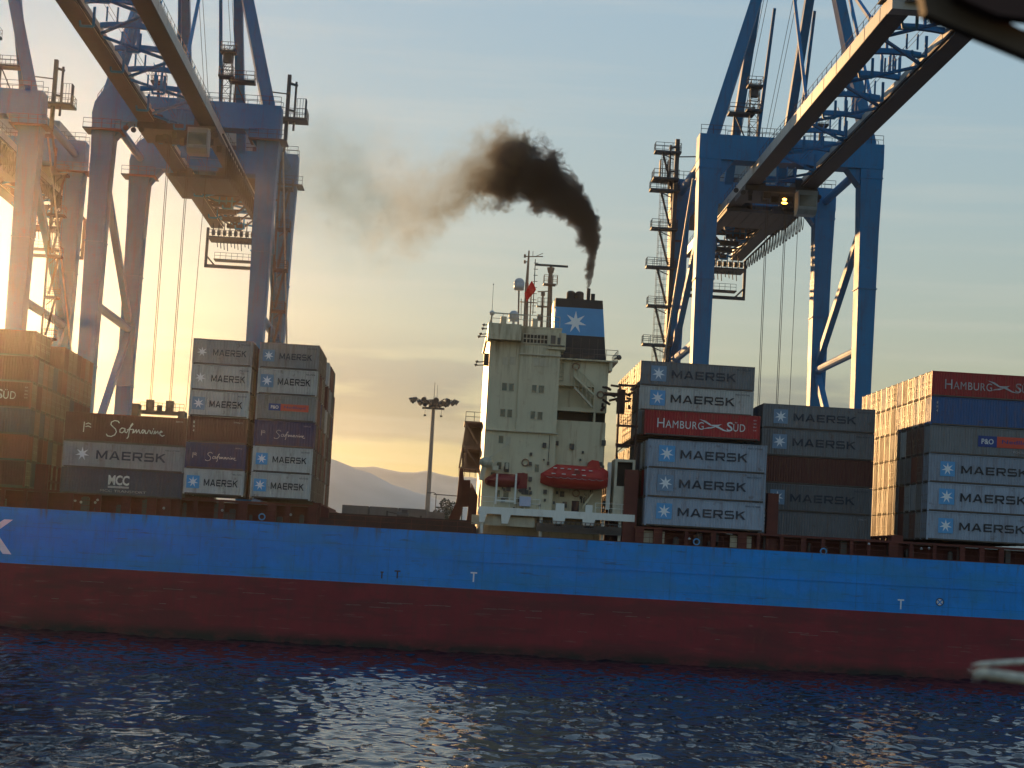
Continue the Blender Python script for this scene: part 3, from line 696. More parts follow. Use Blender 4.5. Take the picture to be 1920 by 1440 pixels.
for k in range(4):
    a0 = math.pi/4+k*math.pi/2+0.22; a1 = a0+math.pi/2-0.44
    b.prism([(x+.08*math.cos((a0+a1)/2), z+.08*math.sin((a0+a1)/2)), (x+.33*math.cos(a0), z+.33*math.sin(a0)), (x+.33*math.cos((a0+a1)/2), z+.33*math.sin((a0+a1)/2)), (x+.33*math.cos(a1), z+.33*math.sin(a1))], 'y', NEAR-0.016, NEAR-0.004)
sp('thruster_mark_panes', b, M['pale_text'])
# small white draught ticks and scrapes
rs = random.Random(3)
scr = mat('scraped paint', (0.24, 0.16, 0.14), 0.8)
for k in range(44):
    if k < 22: x, _ = U(rs.uniform(0, 1900), 1150, NEAR); z = rs.choice([4.6, 4.4, 3.9, 3.0, 5.0])+rs.uniform(-.3, .3); ln = rs.uniform(0.4, 2.4)
    else: x = U(960, 1150, NEAR)[0]+rs.uniform(0, 30)-14; z = 4.55+rs.uniform(-.04, .04); ln = rs.uniform(0.2, 1.6)
    n = max(2, int(ln/0.25)); top = [(x+ln*i/n, z+rs.uniform(0.015, 0.05)) for i in range(n+1)]; bot = [(x+ln*i/n, z-rs.uniform(0, 0.025)) for i in range(n, -1, -1)]
    yy = NEAR+0.25*(6.42-z)/9.42; sp('paint_scrape', MB().prism(top+bot, 'y', yy-0.012, yy+0.1), scr)
# coaming, stanchions and hatch structure under the stacks
b = MB()
b.box(-56, -11.2, 197.2, 226, 11.91, 13.72); b.box(19.2, 75, 197.2, 226, 11.91, 13.45); b.box(-11.2, 3.9, 199, 226, 11.91, 12.75)
sp('hatch_coaming', b, M['oxide'])
b = MB(); r2 = random.Random(11)
for (a, c, zt) in ((-56, -12.2, 13.74), (20, 74, 13.47)):
    b = MB(); x = a
    while x < c:
        wd = r2.choice([0.35, 0.5, 0.9]); b.box(x, x+wd, NEAR+0.35, NEAR+0.9, 12.0, zt); x += r2.uniform(1.4, 3.2)
    b.box(a, c, NEAR+0.3, NEAR+2.19, zt, zt+0.22)
    sp('stanchion_row', b, M['oxide'])
for (a, c) in ((-56, -12), (-12, 3.5), (20, 74)):
    b = MB(); b.rail([(a, NEAR+0.12, 12.06), (c, NEAR+0.12, 12.06)], h=1.05, step=1.5, r=0.022)
    sp('railing', b, M['oxide'])
for k in range(40):    # clutter behind the rail: vents, pipes, drums
    x = r2.choice([r2.uniform(-55, -13), r2.uniform(21, 73)]); wd = r2.uniform(0.25, 1.1); b = MB(); h_ = r2.uniform(0.4, 1.5)
    if k % 3: b.box(x, x+wd, NEAR+1.0, NEAR+1.0+wd, 12.0, 12.0+h_); b.box(x+wd*.2, x+wd*.8, NEAR+1.1, NEAR+0.9+wd, 12.0+h_, 12.1+h_)
    else: b.tube((x, NEAR+1.3, 12.0), (x, NEAR+1.3, 12.0+h_), wd*0.35, n=10); b.ball((x, NEAR+1.3, 12.0+h_), wd*0.36, 10, 5)
    sp('deck_fitting', b, M['steel'])
for k in range(15):
    x = r2.choice([r2.uniform(-55, -13), r2.uniform(21, 73)]); b = MB(); z = 12.9+r2.uniform(-.3, .5); b.ball((x, NEAR+0.24, z), 0.14, 8, 5); b.tube((x, NEAR+0.3, z), (x, NEAR+0.7, z), 0.04, n=5)
    sp('deck_lamp', b, M['dome'])
def ring_mesh(x, y, z, r, t=0.09, n=16):
    b = MB(); ps = [(x+r*math.cos(a*math.tau/n), y, z+r*math.sin(a*math.tau/n)) for a in range(n+1)]; b.path(ps, t, 6); return b
for px, py in ((491, 969), (1306, 1016), (1544, 1034)):
    x, z = U(px, py, NEAR); fl = ring_mesh(x, NEAR+0.02, z, 0.30, 0.075).xform(lambda v: (v[0], v[1]-195, v[2])).build('fairlead', M['emb_blue'], ship, True)
for x0, z0, wd, hh in ((20.9, 12.1, 2.2, 1.2), (29.8, 12.1, 2.2, 1.2)):
    sp('side_plate', MB().box(x0, x0+wd, NEAR+0.93, NEAR+0.98, z0, z0+hh), M['house_dirty'])
# lashing bridges: tall portal frames between bays
def lashing(x0, x1, ztop, ys=(196.0, 225.8), fill=True):
    b = MB()
    b.box(x0, x1, ys[0], ys[0]+0.5, 12, ztop)
    for k in range(1, 13):
        y = Y0+k*DY-0.1
        if ys[0] < y < ys[1]: b.box(x0, x0+0.25, y-0.12, y+0.12, 12, ztop); b.box(x1-0.25, x1, y-0.12, y+0.12, 12, ztop)
    z = min(15.0, ztop)
    while z < ztop+0.1: b.box(x0+0.02, x1-0.02, ys[0]+0.502, ys[1], z-0.18, z-0.02); z += 2.6
    return sp('lashing_bridge', b, M['oxide'])
lashing(-27.0, -26.05, 19.0); lashing(-13.0+0.2, -12.0, 14.2)
lashing(18.75, 20.15, 19.4); lashing(33.1, 34.0, 18.6) if False else None
b = MB(); x0, x1, z0, z1 = RC(1438, 925, 1459, 1012, 196); b.box(x0, x1, 196, 197.1, 12, z1); sp('lashing_bridge', b, M['oxide'])
lashing(46.4, 47.6, 14.3); lashing(-40.9, -39.6, 16.5)
# deck gap aft of the house: low hatch covers, coaming and clutter
b = MB(); xs = [U(px, 960, 219)[0] for px in (641, 690, 693, 745, 747, 800, 803, 833)]
for k in range(4):
    o = sp('hatch_cover', MB().box(xs[2*k], xs[2*k+1], 219, 226.5, 12.76, 14.72 if k < 3 else 14.5), M['hatch_grey'])
b = MB(); b.box(-12, 3.9, NEAR+0.4, NEAR+1.0, 12, 12.75)
for k in range(9): b.bar((-11.5+k*1.7, NEAR+1.2, 12.1), (-10.3+k*1.7, NEAR+1.2, 13.3), 0.08)
b.box(-11.8, 3.8, 198, 198.3, 12.76, 13.35)
sp('deck_pipework', b, M['deck_dark'])
x, z = U(755, 962, 200); b = MB()
b.box(x-1.2, x+1.2, 200, 201, 12.9, 13.25); b.tube((x-0.6, 200.5, 13.5), (x+0.6, 200.5, 13.5), 0.38, n=12); b.box(x-1.7, x-1.5, 200, 200.3, 12.7, 13.9); b.box(x+1.8, x+2.0, 200, 200.3, 12.7, 13.6); b.bar((x-1.6, 200.2, 13.8), (x+1.9, 200.2, 13.3), 0.09); b.box(x-0.1, x+0.5, 200.2, 200.8, 13.5, 14.1)
sp('mooring_winch', b, M['steel'])

# ------------------------------------------------------------------ deckhouse
HY, HB = 197.0, 224.5
xl, _ = U(911.5, 770, HY)[0], 0; xm = U(1045, 770, HY)[0]; xr = U(1140, 760, HY)[0]
zt = U(920, 611, HY)[1]; zr = U(1095, 674, HY)[1]
b = MB(); b.box(xl, xm, HY, HB, 14.55, zt); b.box(xl-0.25, xm+0.05, HY-0.25, HB+0.25, zt, zt+0.18)
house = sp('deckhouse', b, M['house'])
b = MB()
Yr = HY+1.6
zo0, zo1 = U(1075, 789, Yr)[1], U(1075, 771, Yr)[1]
zz0, zz1 = U(1077, 764, Yr)[1], U(1077, 724, Yr)[1]
xa, xb_ = U(1041, 745, Yr)[0], U(1113, 745, Yr)[0]
b.box(xm, xr, Yr, HB, 12.0, zo0); b.box(xm, xr, Yr, HB, zo1, zz0)
b.box(xb_, xr, Yr, HB, zz0, zz1); b.box(xm, xb_, Yr+0.9, HB, zz0, zz1); b.box(xm, xr, Yr, HB, zz1, zr)
b.box(U(1113, 781, Yr)[0], U(1116.5, 781, Yr)[0], Yr, Yr+5.9, zo0, zo1)
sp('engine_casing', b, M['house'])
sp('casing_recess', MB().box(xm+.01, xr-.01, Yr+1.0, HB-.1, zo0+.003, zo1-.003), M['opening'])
b = MB(); b.box(xm+0.06, xr+0.9, Yr-0.6, HB, zr, zr+0.15); b.box(xr+0.002, xr+0.35, Yr-0.5, Yr+2, zr-0.9, zr); sp('casing_top_deck', b, M['house'])
b = MB(); b.box(xl, xr, HY+2.2, HB, 12.0, 14.5); sp('lower_house', b, M['house_dirty'])
# protruding mid block with the windows, and the bridge wing above the recess
x1_, _z = U(973, 700, HY); b = MB()
zl = U(1000, 665, HY)[1]; zlow = U(960, 808, HY)[1]; zw = U(945, 639, HY)[1]
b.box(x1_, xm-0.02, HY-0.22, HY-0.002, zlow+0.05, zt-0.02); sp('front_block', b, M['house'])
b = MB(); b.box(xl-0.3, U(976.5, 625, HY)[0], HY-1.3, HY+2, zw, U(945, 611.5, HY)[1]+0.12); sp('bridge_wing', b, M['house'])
b = MB(); b.box(x1_-0.1, xm+0.05, HY-0.42, HY-0.222, zl-0.08, zl+0.06); b.box(xl, xm+0.2, HY-0.3, HY-0.004, zlow-0.06, zlow+0.04) ; sp('deck_ledge', b, M['house_dirty'])
wx0, wx1, wz0, wz1 = RC(981, 627, 1027, 644, HY-0.3)
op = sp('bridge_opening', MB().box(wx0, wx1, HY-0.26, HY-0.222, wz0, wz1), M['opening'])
b = MB()
for k in range(8): b.box(wx0+(wx1-wx0)*k/7-0.04, wx0+(wx1-wx0)*k/7+0.04, HY-0.31, HY-0.262, wz0-0.05, wz1+0.05)
for z in (wz0, (wz0+wz1)/2, wz1): b.box(wx0-0.04, wx1+0.04, HY-0.34, HY-0.312, z-0.05, z+0.05)
b.xform(lambda v: (v[0], v[1]-195, v[2])).build('bridge_window_frame', M['house_dirty'], op)
x0, x1, z0, z1 = RC(1027, 624, 1061, 655, HY-0.5); b = MB(); b.box(x0, x1, HY-0.5, HY+4, z0, z1); sp('wing_locker', b, M['house'])
b = MB(); b.box(x0+0.1, x1-0.1, HY-0.62, HY-0.502, z0+0.3, z0+0.42); b.box(x0+0.3, x0+0.8, HY-0.56, HY-0.502, z0+0.55, z1-0.3); b.box(x0+1.0, x0+1.3, HY-0.56, HY-0.502, z0+0.5, z1-0.5); sp('locker_fittings', b, M['steel'])
def win(px0, py0, px1, py1, y, faint=False):
    x0, x1, z0, z1 = RC(px0, py0, px1, py1, y)
    b = MB(); t = 0.05
    b.box(x0-t, x1+t, y-0.05, y-0.004, z0-t, z0); b.box(x0-t, x1+t, y-0.05, y-0.004, z1, z1+t); b.box(x0-t, x0, y-0.05, y-0.004, z0, z1); b.box(x1, x1+t, y-0.05, y-0.004, z0, z1)
    f = sp('window', b, M['house_dirty'])
    g = MB().box(x0, x1, y-0.03, y-0.004, z0, z1).xform(lambda v: (v[0], v[1]-195, v[2])).build('pane', M['house_dirty'] if faint else M['glass'], f)
HW = HY-0.222
for a in ((943.6,670,951,683,HY,1),(956.7,670,966,683,HY,1),(1001.6,672,1010,685,HW,1),(1013.6,673,1023,686,HW,1),
          (941.4,718,950.2,732,HY,0),(954.5,719,963.3,733,HY,0),(997.2,722,1006,736,HW,0),(1010.3,723,1020,737,HW,0),
          (938,767,947,781,HY,0),(951.3,768,960,782.4,HY,0),(995,771.4,1003,785,HW,0),(1008,772.5,1017,787,HW,0),
          (935,817,943.6,831,HY,0),(949,818.5,957,832.5,HY,1),(931.6,866.6,940,880,HY,0),(945.8,867.5,954.5,881,HY,0),
          (988,870,997,884,HY,1),(1002.7,871,1010.3,885,HY,0),(929,919,937,933,HY,0),(943.6,920,953.5,936,HY,0),(1018,924,1023.5,937,Yr,0),(1028,925,1036.6,939,Yr,0)):
    win(*a[:5], faint=bool(a[5]))
# rings, lamps and small fittings on the walls
for px, py, y in ((1080,687,Yr),(1066,735,Yr+1.1),(1126,740,Yr),(985,867,HY),(1080,925,Yr)):
    x, z = U(px, py, y); ring_mesh(x, y-0.09, z, 0.34, 0.08).xform(lambda v: (v[0], v[1]-195, v[2])).build('lifebuoy', M['mast'], ship, True)
b = MB(); r3 = random.Random(5)
for k in range(60):
    px = r3.uniform(915, 1138); py = r3.choice([r3.uniform(830, 960), r3.uniform(880, 960)]); y = HY if px < 1043 else Yr
    x, z = U(px, py, y); s_ = r3.uniform(0.07, 0.24); b.box(x-s_, x+s_, y-0.2, y-0.004, z-s_*1.3, z+s_*1.3)
sp('wall_fittings', b, M['steel'])
x0, x1, z0, z1 = RC(1070, 940, 1083, 958, Yr); b = MB(); b.tube(((x0+x1)/2, Yr-1.6, z0-0.4), ((x0+x1)/2, Yr-1.6, z1), 0.38, n=12); sp('deck_ventilator', b, M['deck_dark'])
x0, x1, z0, z1 = RC(974, 931, 995, 949, HY-1.0); sp('covered_locker', MB().box(x0, x1, HY-1.2, HY-0.3, z0, z1), M['tarp'])
# railing and decks on the casing
b = MB(); zc = U(1100, 668, Yr)[1]
b.rail([(U(1047, 665, Yr)[0], Yr-0.5, zr+0.15), (xr+0.85, Yr-0.5, zr+0.15), (xr+0.85, Yr+6, zr+0.15)], h=1.1, step=1.3, r=0.03); sp('casing_railing', b, M['steel'])
xx, zz = U(1160, 671, Yr); b = MB(); b.tube((xx-0.5, Yr-0.4, zz-0.2), (xx, Yr-0.4, zz), 0.08); b.ball((xx, Yr-0.4, zz), 0.28, 10, 6); sp('floodlight', b, M['steel'])
# sloping stairs in the recess and down the casing
def stair(p, q, wd=0.75, n=14, rail=True):
    b = MB(); p, q = Vector(p), Vector(q)
    for s in (0, 1):
        o = Vector((0, s*wd, 0)); b.bar(p+o, q+o, 0.05, 0.2)
        if rail:
            b.tube(p+o+Vector((0,0,1)), q+o+Vector((0,0,1)), 0.03, n=4)
            for k in range(0, n+1, 3): c = p.lerp(q, k/n)+o; b.tube(c, c+Vector((0,0,1)), 0.025, n=4)
    for k in range(1, n): c = p.lerp(q, k/n); b.box(c.x-0.12, c.x+0.12, c.y+0.03, c.y+wd-0.03, c.z-0.02, c.z+0.02)
    return b
a_ = U(1077, 726, Yr-0.9); c_ = U(1111, 763, Yr-0.9); sp('stairs', stair((a_[0], Yr-0.9, a_[1]), (c_[0], Yr-0.9, c_[1])), M['house_dirty'])
a_ = U(1076, 704, Yr-0.9); c_ = U(1114, 740, Yr-0.9); sp('stairs', stair((a_[0], Yr-0.9, a_[1]), (c_[0], Yr-0.9, c_[1])), M['house'])
a_ = U(1092, 952, Yr-0.9); c_ = U(1112, 925, Yr-0.9); sp('stairs', stair((a_[0], Yr-0.9, a_[1]), (c_[0], Yr-0.9, c_[1])), M['house'])
def ladder(x, y, z0, z1, wd=0.5, st=0.3, r=0.03):
    b = MB()
    for s in (-1, 1): b.tube((x+s*wd/2, y, z0), (x+s*wd/2, y, z1), r, n=4)
    z = z0
    while z < z1: b.tube((x-wd/2, y, z), (x+wd/2, y, z), r*0.8, n=4); z += st
    return b
x, z0 = U(1049, 713, Yr-0.15); z1 = U(1050, 676, Yr)[1]; sp('ladder', ladder(x, Yr-0.15, z0, z1, 0.8, 0.45, 0.04), M['house_dirty'])
# boat deck: white edge beam with brackets
bz1 = U(1040, 957, NEAR+1)[1]; b = MB(); bx0, bx1 = U(897, 955, NEAR+1)[0], U(1190, 970, NEAR+1)[0]
bh = 0.72
b.box(bx0, bx1, NEAR+0.9, NEAR+1.2, bz1-bh, bz1)
for px0, px1 in ((897, 912.5), (939, 957), (1036, 1060), (1092, 1116)):
    x0, x1 = U(px0, 975, NEAR+1)[0], U(px1, 975, NEAR+1)[0]; b.prism([(x0, bz1-bh-0.002), (x1, bz1-bh-0.002), (x1-0.25, bz1-bh-0.9), (x0+0.1, bz1-bh-0.9)], 'y', NEAR+0.9, NEAR+1.2)
for px0, px1 in ((1042, 1058), (1098, 1111)):
    x0, x1 = U(px0, 950, NEAR+1)[0], U(px1, 950, NEAR+1)[0]; b.box(x0, x1, NEAR+0.9, NEAR+1.2, bz1+0.002, bz1+0.75)
b.box(bx0, bx1, NEAR+1.21, HY+2, bz1-0.25, bz1-0.1)
sp('boat_deck', b, M['white'])
b = MB()
for px in (1014, 1130, 1162, 903): x = U(px, 985, NEAR+1.4)[0]; b.tube((x, NEAR+1.4, 12.0), (x, NEAR+1.4, bz1-bh), 0.17, n=8)
sp('deck_pillars', b, M['white'])
b = MB(); b.rail([(bx0, NEAR+1.05, bz1), (U(1013, 950, NEAR)[0], NEAR+1.05, bz1)], h=1.0, step=1.4, r=0.025); sp('boat_deck_railing', b, M['white']); b = MB(); b.rail([(U(1118, 950, NEAR)[0], NEAR+1.05, bz1), (bx1, NEAR+1.05, bz1)], h=1.0, step=1.4, r=0.025); sp('boat_deck_railing', b, M['white'])
x0, x1, z0, z1 = RC(884, 968, 1003, 986, NEAR+1.4); sp('bulwark', MB().box(x0, x1, NEAR+1.5, NEAR+1.6, z0, z1), M['house_dirty'])
# gangway stowed along the side
gx0, gz = U(1006, 984, NEAR+0.6); gx1 = U(1166, 992, NEAR+0.6)[0]; b = MB()
gz = U(1085, 990, NEAR+0.6)[1]
for z in (gz-0.5, gz, gz+0.55): b.box(gx0, gx1, NEAR+0.5, NEAR+0.6, z-0.04, z+0.04)
k = 0; x = gx0
while x < gx1-0.5: b.bar((x, NEAR+0.55, gz-0.5), (x+0.5, NEAR+0.55, gz+0.55), 0.05); b.box(x-0.03, x+0.03, NEAR+0.62, NEAR+0.68, gz-0.5, gz+0.55); x += 0.5
b.box(gx0, gx1, NEAR+0.9, NEAR+1.0, gz-0.5, gz+0.3)
sp('gangway', b, M['steel'])
# structure right of the house: boat davit tower and lashing gear
TY = NEAR+1.4
x0, x1, z0, z1 = RC(1150, 912, 1188, 961, TY); b = MB(); b.box(x0, x1, TY, TY+4, bz1-0.1, z1); x0b, x1b, z2, z3 = RC(1150, 861, 1188, 866, TY)
b.box(x0, x0+0.25, TY, TY+4, z1, z3); b.box(x1-0.25, x1, TY, TY+4, z1, z3); b.box(x0+0.252, x1-0.252, TY, TY+4, z2, z3)
sp('davit_tower', b, M['house_dirty'])
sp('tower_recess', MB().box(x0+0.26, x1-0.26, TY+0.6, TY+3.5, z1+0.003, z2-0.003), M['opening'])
b = MB(); z4 = U(1170, 722, TY)[1]
for x in (x0+0.1, x1-0.1):
    b.box(x-0.09, x+0.09, TY, TY+0.2, z3, z4)
for py in (722, 798, 834): z = U(1170, py, TY)[1]; b.box(x0-0.05, x1+0.1, TY+0.201, TY+0.4, z-0.12, z+0.12)
b.bar((x0, TY+0.1, U(1155, 850, TY)[1]), (x1, TY+0.1, U(1190, 815, TY)[1]), 0.1)
for k in range(7): z = U(1165, 798, TY)[1]+0.3*k; b.tube((x0+0.3, TY+0.3, z), (x0+1.4, TY+0.3, z), 0.02, n=4)
for k in range(4): b.tube((x0+0.3+k*0.37, TY+0.3, U(1165, 798, TY)[1]), (x0+0.3+k*0.37, TY+0.3, U(1165, 798, TY)[1]+2.1), 0.02, n=4)
cx, cz = U(1163, 745, TY)
for k in range(16): a = r3.uniform(-1.7, 1.3); c = r3.uniform(-1.1, 1.4); b.bar((cx+a, TY+r3.uniform(0.5, 2), cz+c), (cx+a+r3.uniform(-1, 1), TY+r3.uniform(0.5, 2), cz+c+r3.uniform(-.5, .5)), 0.22)
b.box(cx-1.6, cx+0.3, TY+0.5, TY+1.5, cz+0.2, cz+0.5); b.box(cx-0.2, cx+0.6, TY+0.6, TY+1.6, cz-1.6, cz+0.9)
sp('lashing_gantry', b, M['deck_dark'])
# far side wings left of the house: dark underside boxes on brackets
b = MB(); Yf = 213.0
def rb(x0, y0, x1, y1, Y, d): a = RC(x0, y0, x1, y1, Y); b.box(a[0], a[1], Y, Y+d, a[2], a[3])
rb(871, 790, 906, 793, Yf, 8); rb(866, 838, 905, 842, Yf, 8); rb(863, 877, 902, 880, Yf, 8)
a = RC(873, 793, 905, 838, Yf+7); b.box(a[0], a[1], Yf+7, Yf+7.3, a[2], a[3]); a = RC(866, 842, 903, 877, Yf+6.9); b.box(a[0], a[1], Yf+6.8, Yf+7.1, a[2], a[3])
for py0, py1 in ((793, 838), (842, 877)):
    p0 = U(874, py0, Yf); p1 = U(900, py1, Yf); b.bar((p0[0], Yf, p0[1]), (p1[0], Yf, p1[1]), 0.15)
    b.box(p0[0]-0.1, p0[0]+0.1, Yf, Yf+0.2, p1[1], p0[1])
a = RC(862, 842, 868, 960, Yf); b.bar((U(874, 800, Yf)[0], Yf, U(874, 800, Yf)[1]), (U(861, 878, Yf)[0], Yf, U(861, 878, Yf)[1]), 0.2)
sp('side_wing', b, M['mast'])
b = MB(); p = U(873, 790, Yf); b.rail([(p[0], Yf+0.1, p[1]), (p[0]+1.9, Yf+0.1, p[1])], h=1.1, step=0.9, r=0.03); sp('wing_railing', b, M['steel']); b = MB(); b.rail([(p[0]-0.4, Yf+0.1, U(868, 893, Yf)[1]), (p[0]+1.4, Yf+0.1, U(868, 893, Yf)[1])], h=1.0, step=0.6, r=0.03)
sp('wing_railing', b, M['steel'])
b = MB(); Yl = 210.0
def q4(pts, Y, d): b.prism([U(px, py, Y) for px, py in pts], 'y', Y, Y+d)
q4([(862,878),(868,878),(870,900),(866,960),(860,982),(851,982),(852,958),(857,930)], Yl, 2)
q4([(866,900),(882,900),(884,950),(866,950)], Yl+0.5, 1.2); q4([(884,905),(896,930),(892,982),(880,982),(880,950)], Yl, 2)
q4([(840,975),(856,940),(857,984),(838,984)], Yl+0.2, 1.5)
q4([(878,950),(886,950),(886,982),(874,982)], Yl+0.1, 1.0)
sp('lashing_bridge', b, M['oxide'])

# boats hung on the ship's side
def boat(name, x0, x1, zb, zt, y, mt, label, cab=True):
    Lb = x1-x0; root = empty(name, ((x0+x1)/2, y+1.3, zb), label, 'boat'); n = 22; m_ = 14
    vs = []; H = zt-zb
    for i in range(n+1):
        t = i/n; s = 2*t-1; wd = (1-abs(s)**4.5)**0.5 if abs(s) < 1 else 0.0; wd = max(wd, 0.30)
        keel = 0.02+0.14*abs(s)**4; top = 0.80 - (0.34*((-s-0.55)/0.45) if s < -0.55 else 0) - (0.12*((s-0.8)/0.2) if s > 0.8 else 0)
        for j in range(m_):
            a = math.tau*j/m_; cy = math.cos(a); sz = math.sin(a)
            z = 0.40 + (sz*(0.40-keel) if sz < 0 else sz*(top-0.40)); k = 1.0 if abs(sz) < 0.99 else 0.5
            wy = 1.35*wd*(abs(cy)**0.75)*(1 if cy > 0 else -1) * (1.0 if sz < 0.05 else 0.93)
            vs.append((s*Lb/2, wy, z*H))
    fs = [(i*m_+j, (i+1)*m_+j, (i+1)*m_+(j+1) % m_, i*m_+(j+1) % m_) for i in range(n) for j in range(m_)]
    fs += [tuple(range(m_-1, -1, -1)), tuple(range(n*m_, n*m_+m_))]
    h = MB().add(vs, fs).build('hull', mt, root, True)
    MB().box(-Lb/2*0.96, Lb/2*0.96, -1.42, -1.30, 0.38*H, 0.43*H).build('fender', mt, root)
    if cab:
        for q in (-0.40, 0.42): f = MB(); f.tube((q*Lb, 0, 0.78*H), (q*Lb, 0.1, 1.75*H), 0.035, n=5); f.box(q*Lb-0.12, q*Lb+0.12, -0.1, 0.1, 0.74*H, 0.86*H); f.build('fall_wire', M['steel'], root)
        f = MB(); f.box(-Lb*0.02, Lb*0.07, -1.33, -1.2, 0.50*H, 0.62*H); f.build('hatch', M['boat_dark'], root)
        f = MB(); f.path([(-Lb*0.42+Lb*0.84*i/24, -1.46, 0.36*H-0.10*abs(math.sin(i*math.pi/3))) for i in range(25)], 0.025, 4); f.build('grab_rope', M['dim_text'], root)
        c = MB(); c.prism([(Lb*0.17, 0.70*H), (Lb*0.20, 0.93*H), (Lb*0.24, 1.0*H), (Lb*0.34, 0.98*H), (Lb*0.385, 0.66*H)], 'y', -0.85, 0.85); c.build('helm_cabin', mt, root)
        for k in range(6):
            wx = -Lb*0.30+k*Lb*0.105; MB().box(wx-0.17, wx+0.17, -1.26, -1.0, 0.645*H-k*0.012, 0.672*H-k*0.012).build('window', M['pale_text'], root)
        for k in range(4):
            wx = -Lb*0.32+k*Lb*0.15; MB().box(wx-0.2, wx+0.2, -1.45, -1.3, 0.46*H, 0.487*H).build('grab_line', M['pale_text'], root)
    return root
x0, x1, _, _ = RC(1015, 885, 1142, 885, NEAR+0.6); zb = U(1080, 918, NEAR+0.6)[1]; zt_ = U(1100, 861, NEAR+0.6)[1]
lb = boat('lifeboat', x0, x1, zb, zt_, NEAR+0.6, M['boat_red'], 'bright red enclosed lifeboat hung against the cream deckhouse'); lb.rotation_euler.y = R(0.6)
x0, x1, _, _ = RC(910, 895, 976, 895, NEAR+1.0); zb = U(945, 914, NEAR+1)[1]; zt_ = U(945, 884, NEAR+1)[1]
rbt = boat('rescue_boat', x0, x1, zb, zt_+0.2, NEAR+1.0, M['boat_dark'], 'dark red open rescue boat beside the lifeboat on the boat deck', cab=False)
b = MB(); ex = (x1-x0)/2; b.box(ex-0.3, ex+0.75, -0.5, 0.5, 0.0, 1.6); b.ball((ex+0.3, 0, 1.3), 0.5, 10, 6); b.build('outboard_engine', M['boat_dark'], rbt)
b = MB()
for px in (929, 965): x, z = U(px, 945, NEAR+0.9); b.tube((x, NEAR+0.92, z), (x, NEAR+0.92, U(px, 888, NEAR+0.9)[1]), 0.10, n=8)
z = U(947, 939, NEAR+0.9)[1]; b.box(U(929, 939, NEAR+.9)[0], U(965, 939, NEAR+.9)[0], NEAR+0.8, NEAR+0.9, z-0.08, z+0.08)
for px in (1014, 1140): x, z = U(px, 955, NEAR+1.6); b.box(x-0.2, x+0.2, NEAR+2.2, NEAR+2.6, z, U(px, 846 if px < 1100 else 866, NEAR+1.6)[1])
x, z = U(1019, 862, NEAR+2.3)
for s in (-0.28, 0.1): b.box(x+s, x+s+0.14, NEAR+2.1, NEAR+2.2, z-3, z+1.2)
sp('davit', b, M['white'])
b = MB(); p0 = U(904, 866, NEAR+1.2); p1 = U(918, 858, NEAR+1.2); p2 = U(955, 830, NEAR+1.2)
b.bar((p0[0], NEAR+1.3, U(900, 900, NEAR+1.2)[1]), (p0[0]+0.3, NEAR+1.3, p0[1]), 0.5, 0.5, 0.35); b.ball((p0[0]+0.4, NEAR+1.3, p0[1]), 0.55, 10, 6, 1.3); b.bar((p1[0], NEAR+1.3, p1[1]), (p2[0], NEAR+1.3, p2[1]), 0.13)
b.bar((p1[0]-0.6, NEAR+1.3, p1[1]-1.3), (p1[0]+0.9, NEAR+1.3, p1[1]-0.3), 0.16); b.box(p0[0]+1.1, p0[0]+1.7, NEAR+1.0, NEAR+1.6, p0[1]-0.8, p0[1]-0.3)
b.tube((p2[0], NEAR+1.3, p2[1]), (p2[0]-0.1, NEAR+1.3, p2[1]-2.2), 0.03, n=4); b.box(p2[0]-0.25, p2[0]+0.05, NEAR+1.2, NEAR+1.4, p2[1]-2.7, p2[1]-2.1)
sp('boat_crane', b, M['house_dirty'])

# funnel
FY, FB = 204.0, 214.0
f0 = U(1033, 558, FY); f1 = U(1130, 567, FY); g0 = U(1035, 668, FY); g1 = U(1137.5, 672, FY)
ztop, zbot = (f0[1]+f1[1])/2+0.1, zr; zb1 = U(1080, 577, FY)[1]; zb0 = U(1085, 629, FY)[1]
def fx(z): t = (z-zbot)/(ztop-zbot); return (g0[0]+0.05, g1[0]+(f1[0]-g1[0])*t)
fn = None
for nm, za, zb_, mt in (('funnel', zbot, zb0, 'funnel_dark'), ('funnel_band', zb0, zb1, 'funnel_blue'), ('funnel_top', zb1, ztop, 'funnel_dark')):
    a0, a1 = fx(za); c0, c1 = fx(zb_); e = 0.003 if nm == 'funnel_band' else 0
    vs = [(a0, FY-e, za), (a1, FY-e, za), (a1, FB, za), (a0, FB, za), (c0, FY-e, zb_), (c1, FY-e, zb_), (c1, FB, zb_), (c0, FB, zb_)]
    o = MB().add(vs, [(0,3,2,1),(4,5,6,7),(0,1,5,4),(1,2,6,5),(2,3,7,6),(3,0,4,7)]).xform(lambda v: (v[0], v[1]-195, v[2])).build(nm, M[mt], ship)
    if nm == 'funnel_band': fband = o
    if nm == 'funnel': fn = o
    if nm == 'funnel_top': ftop = o
sx_, sz_ = U(1079, 604, FY)
me = star_mesh(7, 1.22, 0.44, 0.01, 0.0); put(me, 'star_emblem', M['star'], fband, sx_, FY-195-0.012, sz_)
b = MB()
for k in range(5): b.box(g0[0]+1.2+k*0.9, g0[0]+1.25+k*0.9, FY-0.05, FY-0.004, zbot+0.3, zb0-0.3)
b.xform(lambda v: (v[0], v[1]-195, v[2])).build('louvre', M['steel'], fn)
Yx = 209.0
